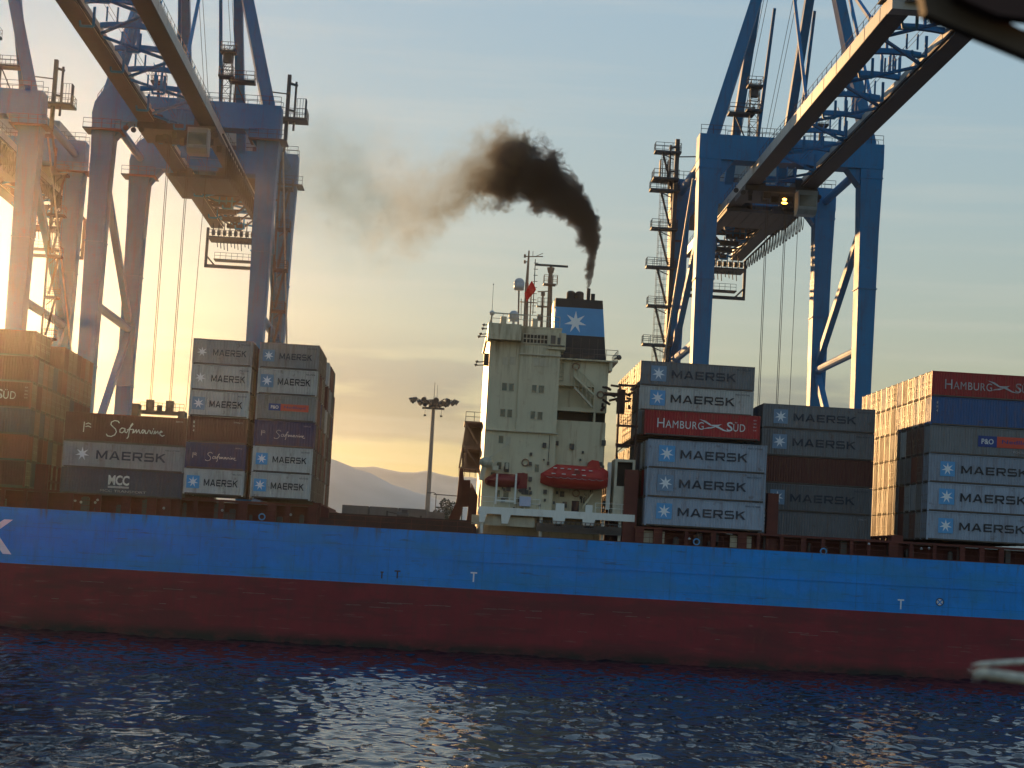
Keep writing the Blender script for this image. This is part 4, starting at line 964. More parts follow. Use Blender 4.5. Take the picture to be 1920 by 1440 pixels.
def ex(px0, px1, py, d=2.2, round_=False, name='exhaust_pipe'):
    x0, x1 = U(px0, py, Yx)[0], U(px1, py, Yx)[0]; zt2 = U(px0, py, Yx)[1]; b = MB()
    if round_:
        r = (x1-x0)/4
        for s in (1, 3): b.tube((x0+r*s, Yx, ztop-0.3), (x0+r*s, Yx, zt2-r*0.5), r*1.02, n=14); b.ball((x0+r*s, Yx, zt2-r*0.5), r*1.01, 14, 8, 1, 1, 0.55)
        b.box(x0, x1, Yx-r, Yx+r, ztop-0.2, ztop+0.7)
    else: b.tube(((x0+x1)/2, Yx, ztop-0.5), ((x0+x1)/2, Yx, zt2), (x1-x0)/2, n=14)
    b.xform(lambda v: (v[0], v[1]-195, v[2])).build(name, M['funnel_dark'], ftop)
ex(1063, 1095, 545, round_=True); ex(1100.5, 1107.5, 541); ex(1108, 1116, 551)
SMX, SMZ = (U(1100.5, 541, Yx)[0]+U(1107.5, 541, Yx)[0])/2, U(1104, 541, Yx)[1]

# masts, radars and domes on the bridge roof
MY = 207.0
def pt(px, py, Y=MY): x, z = U(px, py, Y); return (x, Y, z)
b = MB(); b.tube(pt(985, 615), pt(988, 530), 0.26, 0.20, n=10); b.tube(pt(988, 530), pt(992, 470), 0.17, 0.08, n=8)
for px0, px1, py in ((983, 1018, 481), (983, 992, 491)): b.bar(pt(px0, py), pt(px1, py), 0.10)
b.bar(pt(1004, 481), pt(1018, 475), 0.14, 0.05); b.tube(pt(984, 483), pt(984.5, 477), 0.12, n=6); b.tube(pt(984, 494), pt(984, 488), 0.13, n=6); b.tube(pt(999, 482), pt(999.5, 471), 0.03, n=4)
b.bar(pt(975, 566), pt(1007, 568), 0.10); b.tube(pt(993, 615), pt(997, 531), 0.07, n=6)
for py in (545, 560, 575, 590): b.bar(pt(986.5, py), pt(995, py+0.5), 0.05)
mast = sp('signal_mast', b, M['mast'])
b = MB(); b.tube(pt(999, 590), pt(1004, 486), 0.05, n=5)
for k in range(9): b.bar(pt(996.8+k*0.55, 585-k*11.5), pt(1004.8+k*0.55, 585.3-k*11.5), 0.06)
sp('aerial_array', b, M['steel'])
b = MB(); b.tube(pt(1029, 615), pt(1032.5, 510), 0.30, 0.22, n=10); b.tube(pt(1032.5, 512), pt(1033, 502), 0.30, 0.42, n=10)
pl = pt(1031.5, 534); b.box(pl[0]-0.75, pl[0]+0.6, MY-0.7, MY+0.7, pl[2]-0.06, pl[2]+0.06); b.rail([(pl[0]-0.7, MY-0.6, pl[2]), (pl[0]+0.75, MY-0.6, pl[2]), (pl[0]+0.75, MY+0.6, pl[2])], h=1.0, step=0.5, r=0.025)
b.rail([(pl[0]+0.75, MY+0.6, pl[2]), (pl[0]-0.7, MY+0.6, pl[2]), (pl[0]-0.7, MY-0.6, pl[2])], h=1.0, step=0.5, r=0.025)
rm = sp('radar_mast', b, M['mast'])
b = MB(); b.bar(pt(1003, 496), pt(1065, 500), 0.22, 0.22); p_ = pt(1033.5, 500); b.tube((p_[0], MY, p_[2]-0.5), p_, 0.14, n=8)
b.xform(lambda v: (v[0], v[1]-195, v[2])).build('radar_scanner', M['steel'], rm)
b = MB(); b.tube(pt(1015, 615), pt(1018, 553), 0.16, 0.10, n=8); b.tube(pt(1018, 555), pt(1018.3, 548), 0.22, n=8); b.bar(pt(1008, 547), pt(1029, 546), 0.10); p_ = pt(1017, 575)
b.box(p_[0]-0.6, p_[0]+0.5, MY-0.4, MY+0.4, p_[2]-0.05, p_[2]+0.05); b.rail([(p_[0]-0.55, MY-0.4, p_[2]), (p_[0]+0.5, MY-0.4, p_[2])], h=0.9, step=0.4, r=0.025)
b.box(p_[0]-0.5, p_[0]-0.1, MY-0.3, MY, p_[2]-1.6, p_[2]-0.9); sp('small_radar_mast', b, M['mast'])
b = MB(); b.tube(pt(971.5, 610, 203), pt(973, 545, 203), 0.09, n=8); b.tube(pt(977, 600, 203), pt(977.5, 560, 203), 0.04, n=5)
pole_ = sp('dome_pole', b, M['mast']); c = pt(973.5, 533, 203); b = MB(); b.tube((c[0], 203, c[2]-0.62), (c[0], 203, c[2]+0.1), 0.52, 0.56, n=18); b.ball((c[0], 203, c[2]+0.1), 0.56, 18, 10, 1, 1, 1.05)
b.xform(lambda v: (v[0], v[1]-195, v[2])).build('satellite_dome', M['dome'], pole_, True)
c = pt(963.5, 592, 201); b = MB(); b.ball((c[0], 201, c[2]), 0.55, 16, 10); b.tube((c[0], 201, c[2]-1.2), (c[0], 201, c[2]-0.4), 0.14, n=8); b.box(c[0]-0.5, c[0]+0.5, 200.8, 201.2, c[2]-0.6, c[2]-0.45); sp('satellite_dome', b, M['dome'], smooth=False)
c = pt(922.8, 587, 198); b = MB(); b.ball((c[0], 198, c[2]), 0.27, 12, 8); b.tube((c[0], 198, zt), (c[0], 198, c[2]-0.2), 0.06, n=6); sp('gps_dome', b, M['dome'])
b = MB(); b.tube(pt(922.5, 585, 199), pt(925.3, 533, 199), 0.03, 0.015, n=5); b.ball(pt(925.3, 533, 199), 0.07, 6, 4); sp('whip_aerial', b, M['steel'])
b = MB(); b.rail([(xl, HY-1.1, zt+0.15), (xm-0.3, HY-1.1, zt+0.15)], h=1.05, step=1.2, r=0.03); b.rail([(xl, HY-1.1, zt+0.15), (xl, HB, zt+0.15)], h=1.05, step=1.6, r=0.03)
b.bar((xl, HY-1.0, zt+1.25), (xl+3.3, HY-1.0, zt+1.2), 0.12); b.box(xl+1.0, xl+1.6, HY+1, HY+1.6, zt+0.18, zt+1.2); b.box(xl+4.3, xl+4.9, HY+2, HY+2.6, zt+0.18, zt+1.3); sp('roof_railing', b, M['house_dirty'])
for px, py in ((906, 610), (904, 617), (897, 632), (900, 627), (893, 679), (891, 685)):    # lamps sticking out of the left wall
    b = MB(); x, z = U(px, py, 200); b.tube((x, 200, z), (xl+0.01, 200, z+0.15), 0.06, n=5); b.tube((x-0.05, 200, z), (x+0.2, 200, z+0.12), 0.15, 0.1, n=8); sp('wall_lamp', b, M['steel'])
b = MB(); b.box(xl-0.5, xl, 199.5, 201, U(905, 668, 200)[1]-0.9, U(905, 668, 200)[1]+0.3)
sp('wall_box', b, M['steel'])
# flag
fv = []; fp = [(996.5, 527), (990, 536), (985, 545), (980, 556)]
nn = 12
for i in range(nn+1):
    t = i/nn; pa = pt(997.5-12*t*1.2, 526+24*t, 206.5); 
    for j in range(7):
        s = j/6; fv.append((pa[0]+0.5*s*(1-t*0.4), 206.5+0.14*math.sin(t*9+s*2), pa[2]-0.95*s+0.06*math.sin(t*7+s*3)))
fl = MB().add(fv, [(i*7+j, (i+1)*7+j, (i+1)*7+j+1, i*7+j+1) for i in range(nn) for j in range(6)]).build('ensign_flag', M['flag'], None, True)
sm_ = fl.modifiers.new('s', 'SOLIDIFY'); sm_.thickness = 0.012
tag(fl, 'small red flag flying from the mast on the bridge roof', 'flag')

# ------------------------------------------------------------------ ship-to-shore cranes
YR = 233.0
def make_crane(cx, mirror, label, tip=-72.0, trolley=10.0, rounded=False, spreader_z=None, cab_side=1, ty=14.0, tower=12.2, mast_x=4.0, slim=False, ly=None):
    ly = ty if ly is None else ly
    s = -1 if mirror else 1          # s = 1: lift tower to the right
    root = empty('quay_crane', (cx, YR, 3.0), label, 'crane', 'ship to shore gantry cranes')
    def add(name, b, mt, parent=None, smooth=False):
        return b.xform(lambda v: (v[0]*1.0, v[1], v[2]-3.0)).build(name, mt, parent or root, smooth)
    A = 10.0; G = 28.5; ZT = 63.0; ZB = 59.9
    # legs
    for x in (-A, A):
        for y in (0, G):
            b = MB(); o = 1 if x > 0 else -1
            def ringp(z, w, d): return [(x-w/2, y-d/2, z), (x+w/2, y-d/2, z), (x+w/2, y+d/2, z), (x-w/2, y+d/2, z)]
            vs = ringp(6.0, 1.9, 2.4)+ringp(34, 2.0, 2.6)+ringp(52, 2.35, 2.8)+ringp(ZB, 2.75, 3.0)
            fs = [(0,3,2,1), (12,13,14,15)]
            for k in range(3):
                for i in range(4): fs.append((4*k+i, 4*k+(i+1) % 4, 4*k+4+(i+1) % 4, 4*k+4+i))
            b.add(vs, fs)
            b.box(x-1.42, x+1.42, y-1.55, y+1.55, ZB-1.2, ZB-1.02)
            for zz_, hw in ((45, 1.125), (30, 1.01), (20, 0.99)): b.box(x-hw-0.1, x+hw+0.1, y-1.5, y+1.5, zz_, zz_+0.12)
            add('leg', b, M['crane_blue'])
            # landing round the flange
            if rounded:
                b = MB(); b.box(x-2.3, x+2.3, y-2.4, y-1.551, ZB-1.3, ZB-1.15); b.rail([(x-2.25, y-2.35, ZB-1.15), (x+2.25, y-2.35, ZB-1.15)], 1.1, 1.1, 0.035)
                b.box(x-2.3, x-1.421, y-1.55, y+1.55, ZB-1.3, ZB-1.15); b.box(x+1.421, x+2.3, y-1.55, y+1.55, ZB-1.3, ZB-1.15)
                add('leg_platform', b, M['crane_dark'])
    # wheels and sill beams on the quay
    for y in (0, G):
        b = MB(); b.box(-A-3, A+3, y-0.9, y+0.9, 4.6, 6.0); add('sill_beam', b, M['crane_blue'])
        b = MB()
        for x in (-A-2.4, -A-0.6, A+0.6, A+2.4):
            b.box(x-0.8, x+0.8, y-0.5, y+0.5, 3.7, 4.6)
            for k in (-0.45, 0.45): b.tube((x+k, y-0.2, 3.4), (x+k, y+0.2, 3.4), 0.38, n=12)
        add('bogie', b, M['crane_dark'])
    # upper portal beams, front and rear
    for y, d in ((0, 1.55), (G, 1.5)):
        b = MB()
        if rounded: poly = [(-A-1.4, ZB), (-A-1.45, ZB+0.8), (-A-1.2, ZB+2.2), (-A-0.4, ZB+3.5), (-A+0.6, ZB+4.3), (-A+1.5, ZB+4.5), (-A+2.3, ZT+0.2), (A+1.35, ZT), (A+1.4, ZB)]
        else: poly = [(-A-1.42, ZB), (-A-1.42, ZT), (A+1.42, ZT), (A+1.42, ZB)]
        b.prism(poly, 'y', y-d, y+d)
        b.prism([(-A+1.4, ZB-0.003), (-A+3.0, ZB-0.003), (-A+1.4, ZB-2.0)], 'y', y-d*0.8, y+d*0.8)
        b.prism([(A-1.4, ZB-0.003), (A-3.0, ZB-0.003), (A-1.4, ZB-2.0)], 'y', y-d*0.8, y+d*0.8)
        add('portal_beam', b, M['crane_blue'])
        b = MB(); b.rail([(-A+(2.4 if rounded else -1.3), y-d+0.1, ZT+0.02), (A+1.3, y-d+0.1, ZT+0.02)], 1.1, 1.5, 0.035); b.rail([(-A+2.4, y+d-0.1, ZT+0.02), (A+1.3, y+d-0.1, ZT+0.02)], 1.1, 1.5, 0.035)
        if rounded: b.rail([(-A-1.2, y, ZB+2.3), (-A-0.4, y, ZB+3.6), (-A+0.6, y, ZB+4.4), (-A+2.3, y, ZT+0.3)], 1.1, 1.0, 0.035)
        add('beam_railing', b, M['crane_dark'])
    # ties and diagonals along the sides
    for x in (-A, A):
        b = MB(); b.tube((x, 1.5, 61.2), (x, G-1.5, 61.2), 0.55, n=12); add('top_tie', b, M['crane_blue'], smooth=False)
        b = MB(); b.tube((x, 1.3, 37.8), (x, G-1.3, 37.8), 0.55, n=12); b.tube((x, 1.3, 37.8), (x, 2.2, 37.8), 0.75, 0.56, n=12); add('middle_tie', b, M['crane_blue'])
        b = MB(); b.bar((x, 1.0, 54.5), (x, G-1.2, 39.0), 0.8, 1.1); add('diagonal_brace', b, M['crane_blue'])
        b = MB(); b.bar((x, G-1.2, 36.8), (x, 1.2, 16.0), 0.8, 1.0); add('diagonal_brace', b, M['crane_blue'])
        b = MB(); b.box(x-0.6, x+0.6, 1.2, G-1.2, 14.5, 15.8); add('lower_tie', b, M['crane_blue'])
    # main girders, out over the water and back over the yard
    GX, gw, gz0, gz1 = 3.60, 1.6, 58.45, 59.88; back = 65.0
    for sg in (-1, 1):
        b = MB(); x = sg*GX
        b.box(x-gw/2, x+gw/2, tip, back, gz0, gz1)
        g = add('boom_girder', b, M['girder'])
        b = MB(); b.box(x-gw/2-0.14, x+gw/2+0.14, tip, back, gz0-0.10, gz0-0.003); add('bottom_flange', b, M['crane_dark'], g)
        b = MB(); y = tip+4
        while y < back: b.box(x-gw/2-0.03, x-gw/2-0.002, y-0.05, y+0.05, gz0+0.02, gz1-0.02); b.box(x+gw/2+0.002, x+gw/2+0.03, y-0.05, y+0.05, gz0+0.02, gz1-0.02); y += 6.2
        add('stiffener', b, M['girder'], g)
        # walkway and railing outside
        b = MB(); xo = x+sg*(gw/2+0.13)
        b.box(x-0.5, x+0.5, tip, back, gz1+0.002, gz1+0.09)
        b.rail([(x+sg*0.5, tip+0.3, gz1+0.08), (x+sg*0.5, back-0.3, gz1+0.08)], 1.1, 2.4, 0.03)
        add('walkway', b, M['crane_dark'])
        b = MB(); b.box(x-sg*(gw/2+0.123)-0.12, x-sg*(gw/2+0.123)+0.12, tip, back, gz0+0.25, gz0+0.5); add('rail_beam', b, M['crane_dark'])
    # cross ties with forked rope guides
    ys = [tip+1.0+k*8.6 for k in range(int((back-tip-2)/8.6)+1)]
    for i, y in enumerate(ys):
        b = MB()
        if y < -2 or y > G+2:
            n = 6; pr = [(-GX+gw/2+0.002+(2*GX-gw-0.004)*k/n) for k in range(n+1)]
            for a_, c_ in zip(pr, pr[1:]):
                za = gz1-0.2+0.35*math.cos(a_/GX*1.5); zc = gz1-0.2+0.35*math.cos(c_/GX*1.5)
                b.bar((a_, y, za), (c_, y, zc), 0.55, 0.5)
            b.bar((-GX+gw/2+0.002, y+0.3, gz0+0.4), (GX-gw/2-0.002, min(y+8.3, back-0.2), gz0+0.4), 0.26) if i % 2 else b.bar((GX-gw/2-0.002, y+0.3, gz0+0.4), (-GX+gw/2+0.002, min(y+8.3, back-0.2), gz0+0.4), 0.26)
            for fx_ in ((-1.2, -0.5), (1.0, 1.8))[i % 2:i % 2+1] + ((2.2, 2.8),)*(i % 3 == 0):
                for q in fx_:
                    b.bar((q, y, gz1), (q, y, gz1+2.0), 0.26); d = -1 if q == fx_[0] else 1
                    b.bar((q, y, gz1+2.0), (q+0.32*d, y, gz1+3.0), 0.24, 0.24, 0.06, 0.06)
            for q in (-1.8, 1.2)[i % 2:i % 2+1]:   # hanging J hooks
                b.bar((q, y, gz0+0.8), (q, y, gz0-1.1), 0.24); b.bar((q, y, gz0-1.1), (q-1.2, y, gz0-1.1), 0.22); b.bar((q-1.2, y, gz0-1.15), (q-1.3, y, gz0-0.6), 0.2)
            for q in (-0.6, 0.4): b.bar((q, y, gz0+0.9), (q, y, gz0-0.5), 0.16)
        else: b.box(-GX+gw/2+0.01, GX-gw/2-0.01, y-0.3, y+0.3, gz1-0.7, gz1-0.1)
        add('cross_tie', b, M['crane_blue'])
    # boom tip
    b = MB(); b.box(-GX-gw/2-0.25, GX+gw/2+0.25, tip-1.8, tip-0.003, gz0-0.3, gz1+0.7); b.box(-GX, GX, tip-2.6, tip-1.803, gz0+0.3, gz1); add('boom_tip_beam', b, M['girder'])
    b = MB(); b.box(-GX-1.2, GX+1.2, tip+0.5, tip+3.4, gz1+0.10, gz1+0.22); b.rail([(-GX-1.1, tip+0.6, gz1+0.2), (GX+1.1, tip+0.6, gz1+0.2)], 1.1, 1, 0.035); b.rail([(-GX-1.1, tip+3.3, gz1+0.2), (GX+1.1, tip+3.3, gz1+0.2)], 1.1, 1, 0.035)
    for x in (-2.5, -1, 1.2, 2.6): b.box(x-0.5, x+0.5, tip+1.2, tip+2.4, gz1+0.22, gz1+1.3)
    add('tip_platform', b, M['crane_dark'])
    # A-frame
    AY, AZ = -2.0, 94.0
    for sg in (-1, 1):
        b = MB(); b.bar((sg*(A-0.3), -0.4, ZT+0.002), (sg*1.6, AY, AZ), 1.45, 1.5, 1.1, 1.1); add('a_frame_leg', b, M['crane_blue'])
        b = MB(); b.bar((sg*GX, 30.0, gz1+0.1), (sg*GX*0.92, 1.5, AZ), 1.15, 1.2, 1.1, 1.1); add('back_stay', b, M['crane_blue'])
        b = MB(); b.bar((sg*(GX-0.9), 12.0, gz1+0.1), (sg*GX*0.7, 1.0, AZ-14), 0.5, 0.5, 0.35, 0.35); add('back_brace', b, M['crane_blue'])
        for ya, za in ((-30.0, 0), (-62.0, 0)):
            b = MB(); p = Vector((sg*GX, ya, gz1+0.3)); q_ = Vector((sg*GX*0.8, AY-0.6, AZ)); mid = p.lerp(q_, 0.5)
            b.bar(p, mid, 0.34, 0.34); b.bar(mid, q_, 0.34, 0.34); b.box(mid.x-0.3, mid.x+0.3, mid.y-0.4, mid.y+0.4, mid.z-0.4, mid.z+0.4)
            b.box(p.x-0.35, p.x+0.35, p.y-0.6, p.y+0.6, gz1+0.09, gz1+0.9)
            add('forestay', b, M['crane_blue'])
    b = MB(); b.bar((-5.0, AY, AZ-8), (5.0, AY, AZ-8), 0.8, 0.9); b.box(-4.6, 4.6, AY-1.2, AY+4.2, AZ-0.6, AZ+0.8); add('apex_beam', b, M['crane_blue'])
    b = MB()
    for x in (-2.6, -2.0, 2.0, 2.6):
        b.tube((x, AY+1, AZ), (x, tip+6, gz1+0.8), 0.035, n=4, caps=False); b.tube((x*0.8, AY+2, AZ), (x*0.9, 40, gz1+3), 0.035, n=4, caps=False)
    add('boom_hoist_ropes', b, M['rope'])
    b = MB()
    for x in (-1.6, -1.2, 1.2, 1.6): b.tube((x, tip+1.5, gz1+0.6), (x, 44, gz1+0.8), 0.03, n=4, caps=False)
    add('trolley_ropes', b, M['rope'])
    # lattice ladder masts on the portal beam
    def lattice(x, y, z0, z1, w=1.1):
        b = MB(); cs = [(x-w/2, y-w/2), (x+w/2, y-w/2), (x+w/2, y+w/2), (x-w/2, y+w/2)]
        for c in cs: b.bar((c[0], c[1], z0), (c[0], c[1], z1), 0.09)
        z = z0; k = 0
        while z < z1-0.5:
            for i in range(4):
                p, q = cs[i], cs[(i+1) % 4]; b.bar((p[0], p[1], z), (q[0], q[1], z), 0.06); b.bar((p[0], p[1], z if k % 2 else z+1.3), (q[0], q[1], z+1.3 if k % 2 else z), 0.05)
            z += 1.3; k += 1
        return b
    def platform(b, x0, x1, y0, y1, z, h=1.1):
        b.box(x0, x1, y0, y1, z-0.25, z); b.rail([(x0+.05, y0+.05, z), (x1-.05, y0+.05, z), (x1-.05, y1-.05, z), (x0+.05, y1-.05, z), (x0+.05, y0+.05, z)], h, 1.1, 0.035)
    x = -s*(-1)*2.3
    x_ = mast_x; b = lattice(x_, 1.2, ZT, ZT+7.6, 1.1)
    for z in (ZT+3.9, ZT+7.0): platform(b, x_-1.0, x_+0.9, 0.2, 1.9, z, 1.0)
    b.box(x_-0.5, x_+0.4, 0.7, 1.7, ZT+5.6, ZT+6.7)
    add('ladder_mast', b, M['crane_dark'])
    b = MB(); xq = 6.0*s; platform(b, xq-1.6, xq+1.6, 1.0, 3.0, ZT+3.6); b.bar((xq-0.8, 2, ZT), (xq-0.8, 2, ZT+3.5), 0.2); b.bar((xq+0.9, 2, ZT), (xq-0.8, 2, ZT+3.5), 0.15)
    add('stay_platform', b, M['crane_dark']); b = MB(); xq2 = -5.0*s; platform(b, xq2-0.9, xq2+0.9, 6, 8, ZT+4.0); b.bar((xq2, 7, gz1), (xq2, 7, ZT+3.8), 0.3)
    add('stay_platform', b, M['crane_dark'])
    # lift and stair tower at one side
    tx = s*tower
    mx_ = s*(A+1.7)if slim else tx-s*0.5
    b = MB(); b.bar((tx-s*0.5, ty, 6), (tx-s*0.5, ty, ZT-(4 if slim else -5.0)), 0.25 if slim else 0.55, 0.3 if slim else 0.8)
    if slim: b.bar((mx_, ly, ZT-4), (mx_, ly, ZT+5.0), 0.45, 0.7); b.bar((mx_, ly, ZT-3.8), (tx-s*0.5, ty, ZT-5), 0.25)
    b.bar((mx_+s*0.9, ly, ZT-2), (mx_+s*0.9, ly, ZT+4.2), 0.26); b.bar((mx_, ly, ZT+4.0), (mx_+s*1.1, ly, ZT+3.7), 0.28); b.bar((mx_, ly, ZT+2.6), (s*(A-1.6), ly, ZT+2.8), 0.14); b.bar((mx_, ly, ZT+0.6), (mx_+s*0.9, ly, ZT+0.5), 0.25)
    for z in (38, 46, 54, 61): b.bar((tx-s*0.5, ty, z), (s*A, ty+(8 if z < 50 else 0), z), 0.25)
    add('lift_mast', b, M['crane_dark'])
    b = MB(); z = 8.0; k = 0
    while z < (ZT-8 if slim else ZT-1):
        w_ = 0.9 if slim else 1.5; x0_, x1_ = (tx, tx+s*w_)
        for c in (x0_, x1_):
            for yy in (ty-0.7, ty+0.7): b.bar((c, yy, z), (c, yy, z+5.2), 0.05)
        for j in range(6):
            zz = z+0.9*j
            b.bar((x0_, ty-0.7, zz), (x1_, ty-0.7, zz), 0.04); b.bar((x0_, ty+0.7, zz), (x1_, ty+0.7, zz), 0.04)
        for j in range(1, 3):
            for yy in (ty-0.7, ty+0.7): b.bar((x0_+(x1_-x0_)*j/3, yy, z), (x0_+(x1_-x0_)*j/3, yy, z+5.2), 0.035)
        b.bar((x0_, ty, z+0.2), (x1_, ty, z+5.2), 0.05, 0.3)
        xa_, xb2 = sorted((tx-s*0.4, tx+s*1.3)) if slim else sorted((tx-s*1.0, tx+s*(2.6+0.4*(k % 2))))
        platform(b, xa_, xb2, ty-1.0, ty+1.0, z+5.2, 1.1)
        b.bar((tx, ty-1, z+4.0), (tx+s*(1.0 if slim else 2.4), ty-1, z+5.0), 0.12)
        z += 5.3; k += 1
    add('stair_tower', b, M['crane_dark'])
    b = MB(); xa_, xb2 = sorted((s*(A+0.8), s*(A+4.3))); platform(b, xa_, xb2, ly-1.6, ly+1.6, ZT-0.6)
    q0, q1 = sorted((mx_+s*1.2, mx_+s*2.3)); b.rail([(q0, ly-0.6, ZT-0.6), (q1, ly-0.6, ZT-0.6), (q1, ly+0.6, ZT-0.6)], 2.6, 0.35, 0.03); b.box(q1-0.12 if s > 0 else q0, q1 if s > 0 else q0+0.12, ly-0.6, ly+0.6, ZT-0.55, ZT+2.0)
    add('lift_landing', b, M['crane_dark'])
    # machinery house on the rear girders
    b = MB(); b.box(-6.6, 6.4, 33, 49, gz1+0.5, gz1+7.0)
    mh = add('machinery_house', b, M['machinery'])
    b = MB(); b.box(-7.2, 7.0, 31.8, 50, gz1+0.16, gz1+0.49); b.rail([(-7.1, 31.9, gz1+0.5), (6.9, 31.9, gz1+0.5)], 1.1, 1.3, 0.035); add('house_floor', b, M['crane_dark'], mh)
    b = MB(); 
    for k in range(4): b.box(-5+k*2.6, -3.6+k*2.6, 32.93, 32.99, gz1+1.8, gz1+3.2)
    add('window', b, M['glass'], mh)
    b = MB()
    for x in (-5.2, -2, 2, 5): b.box(x-0.5, x+0.5, 32.7, 32.98, gz1+4.2, gz1+5.0)
    b.box(1.8, 4.8, 30.0, 32.6, gz1+0.5, gz1+2.3); add('ventilator', b, M['crane_dark'], mh)
    b = MB(); b.box(-4.7, 5.2, 19.5, 31.5, gz0-0.9, gz0-0.5); b.rail([(-4.6, 19.6, gz0-0.5), (5.1, 19.6, gz0-0.5)], 1.1, 1.2, 0.03)
    for k in range(7): b.bar((-4.2+k*1.4, 20, gz0-0.9), (-4.2+k*1.4, 31, gz0-0.9), 0.16)
    for k in range(8): q0 = rnd.uniform(-4, 3.6); b.box(q0, q0+rnd.uniform(.5, 1.4), 20.5, 22.0, gz0-0.5, gz0+rnd.uniform(.1, .9))
    add('service_platform', b, M['crane_dark'])
    # trolley with cab
    ty2 = trolley
    b = MB(); b.box(-4.6, 4.6, ty2-4.2, ty2+4.2, gz0-0.9, gz0-0.15)
    for x in (-2.6, 2.6):
        b.box(x-0.7, x+0.7, ty2-3.4, ty2+3.4, gz0-0.149, gz0+1.0)
    for k in range(10): xx = rnd.uniform(-4, 4); yy = ty2+rnd.uniform(-4, 3.5); b.box(xx, xx+rnd.uniform(0.4, 1.2), yy, yy+0.7, gz0-1.7, gz0-0.9)
    for x in (-1.6, 1.6): b.tube((x-0.3, ty2-1, gz0-1.0), (x+0.3, ty2-1, gz0-1.0), 0.7, n=12)
    tr = add('trolley', b, M['crane_dark'])
    cxx = 2.9*cab_side; b = MB()
    b.prism([(ty2-6.9, gz0-3.4), (ty2-6.2, gz0-3.9), (ty2-4.3, gz0-3.9), (ty2-4.3, gz0-1.0), (ty2-6.9, gz0-1.0)], 'x', cxx-1.2, cxx+1.2)
    for q in (-1, 1): b.bar((cxx+q, ty2-4.5, gz0-1.0), (cxx+q, ty2-4.0, gz0-0.4), 0.2)
    cb = add('operator_cab', b, M['machinery'])
    b = MB(); b.box(cxx-1.05, cxx+1.05, ty2-6.95, ty2-6.905, gz0-3.0, gz0-1.6); add('cab_window', b, M['glass'], cb)
    for px_, pz_ in ((-4.9, 0), (-4.0, 0.1), (4.7, 0), (3.9, 0.2), (-5.8, 0.2)): b = MB(); b.tube((px_, ty2-4.6, gz0-1.3+pz_), (px_, ty2-4.25, gz0-1.1+pz_), 0.34, 0.2, n=10); b.bar((px_, ty2-4.3, gz0-1.1+pz_), (px_, ty2-4.2, gz0-0.5), 0.08); add('floodlight', b, M['crane_dark'], tr)
    if mirror or cx < -50:
        b = MB(); xw = 0.35
        b.ball((xw, ty2-4.7, gz0-1.9), 0.22, 10, 6, 1.3, 1, 0.8); b.ball((xw, ty2-4.7, gz0-2.35), 0.26, 10, 6, 1.5, 1, 0.6); add('work_lamp', b, M['lamp'], tr)
    # festoon cable loops below the right girder
    b = MB(); y = ty2+6
    while y < back-3:
        d = 3.4-2.2*min(1, (y-ty2)/55); n = 8; pts = []
        for k in range(n+1): t = k/n*2-1; pts.append((GX+1.35, y+1.2+t*1.1, gz0-0.3-d*(1-t*t)))
        b.path(pts, 0.045, 4); b.path([(p[0]-0.25, p[1]+0.3, p[2]-0.25*(1-abs(i/4-1))) for i, p in enumerate(pts)], 0.04, 4); y += 2.45
    b.box(GX+1.25, GX+1.45, ty2, back, gz0-0.25, gz0-0.05)
    add('festoon_cable', b, M['cable'])
    # frame hung under the back end, with its service platform
    b = MB(); yb = back-1.0; zl_ = gz0-6.2
    for x in (-4.9, 4.9): b.bar((x, yb, gz0-0.2), (x, yb, zl_), 0.42)
    b.bar((-5.1, yb, zl_), (5.1, yb, zl_), 0.5); b.bar((4.9, yb, zl_+1.6), (3.4, yb, zl_), 0.25); b.bar((-4.9, yb, zl_+1.6), (-3.4, yb, zl_), 0.25)
    b.box(-3.6, 3.6, yb-1.2, yb+1.2, zl_+0.9, zl_+1.05); b.rail([(-3.5, yb-1.1, zl_+1.05), (3.5, yb-1.1, zl_+1.05)], 1.0, 0.9, 0.03)
    b.box(-4.2, 4.2, yb-6, yb-0.5, gz0-2.6, gz0-2.4); b.rail([(-4.1, yb-5.9, gz0-2.4), (4.1, yb-5.9, gz0-2.4)], 1.0, 1, 0.03)
    for k in range(9): xx = -3.6+k*0.85; b.tube((xx, yb-5.5, gz0-1.8), (xx+0.5, yb-5.5, gz0-1.8), 0.42, n=10); b.bar((xx, yb-4, gz0-2.4), (xx, yb-4, gz0+0.4), 0.14)
    for k in range(12): xx = -3.2+k*0.55; b.bar((xx, yb-2-k*0.2, gz0-2.4), (xx+0.2, yb-2-k*0.2, gz0-3.5-0.2*(k % 4)), 0.12)
    add('rear_frame', b, M['crane_dark'])
    # diamond truss and cable reel frames between the rear girders
    b = MB()
    for y in (40, 46, 52, 58): b.bar((-GX+0.7, y, gz0+0.6), (GX-0.7, y, gz0+0.6), 0.3); b.bar((-GX+0.7, y, gz0+0.6), (0, y+5, gz0-0.6), 0.2); b.bar((GX-0.7, y, gz0+0.6), (0, y+5, gz0-0.6), 0.2); b.box(-1.5, 1.2, y+1, y+2, gz0-0.8, gz0-0.2)
    add('rear_bracing', b, M['crane_dark'])
    # light cable down one leg and power cable reel
    b = MB(); b.tube((s*(A+1.6), 2.0, ZT-5), (s*(A+1.9), G-3, 34), 0.12, n=5); add('cable_duct', b, M['girder'])
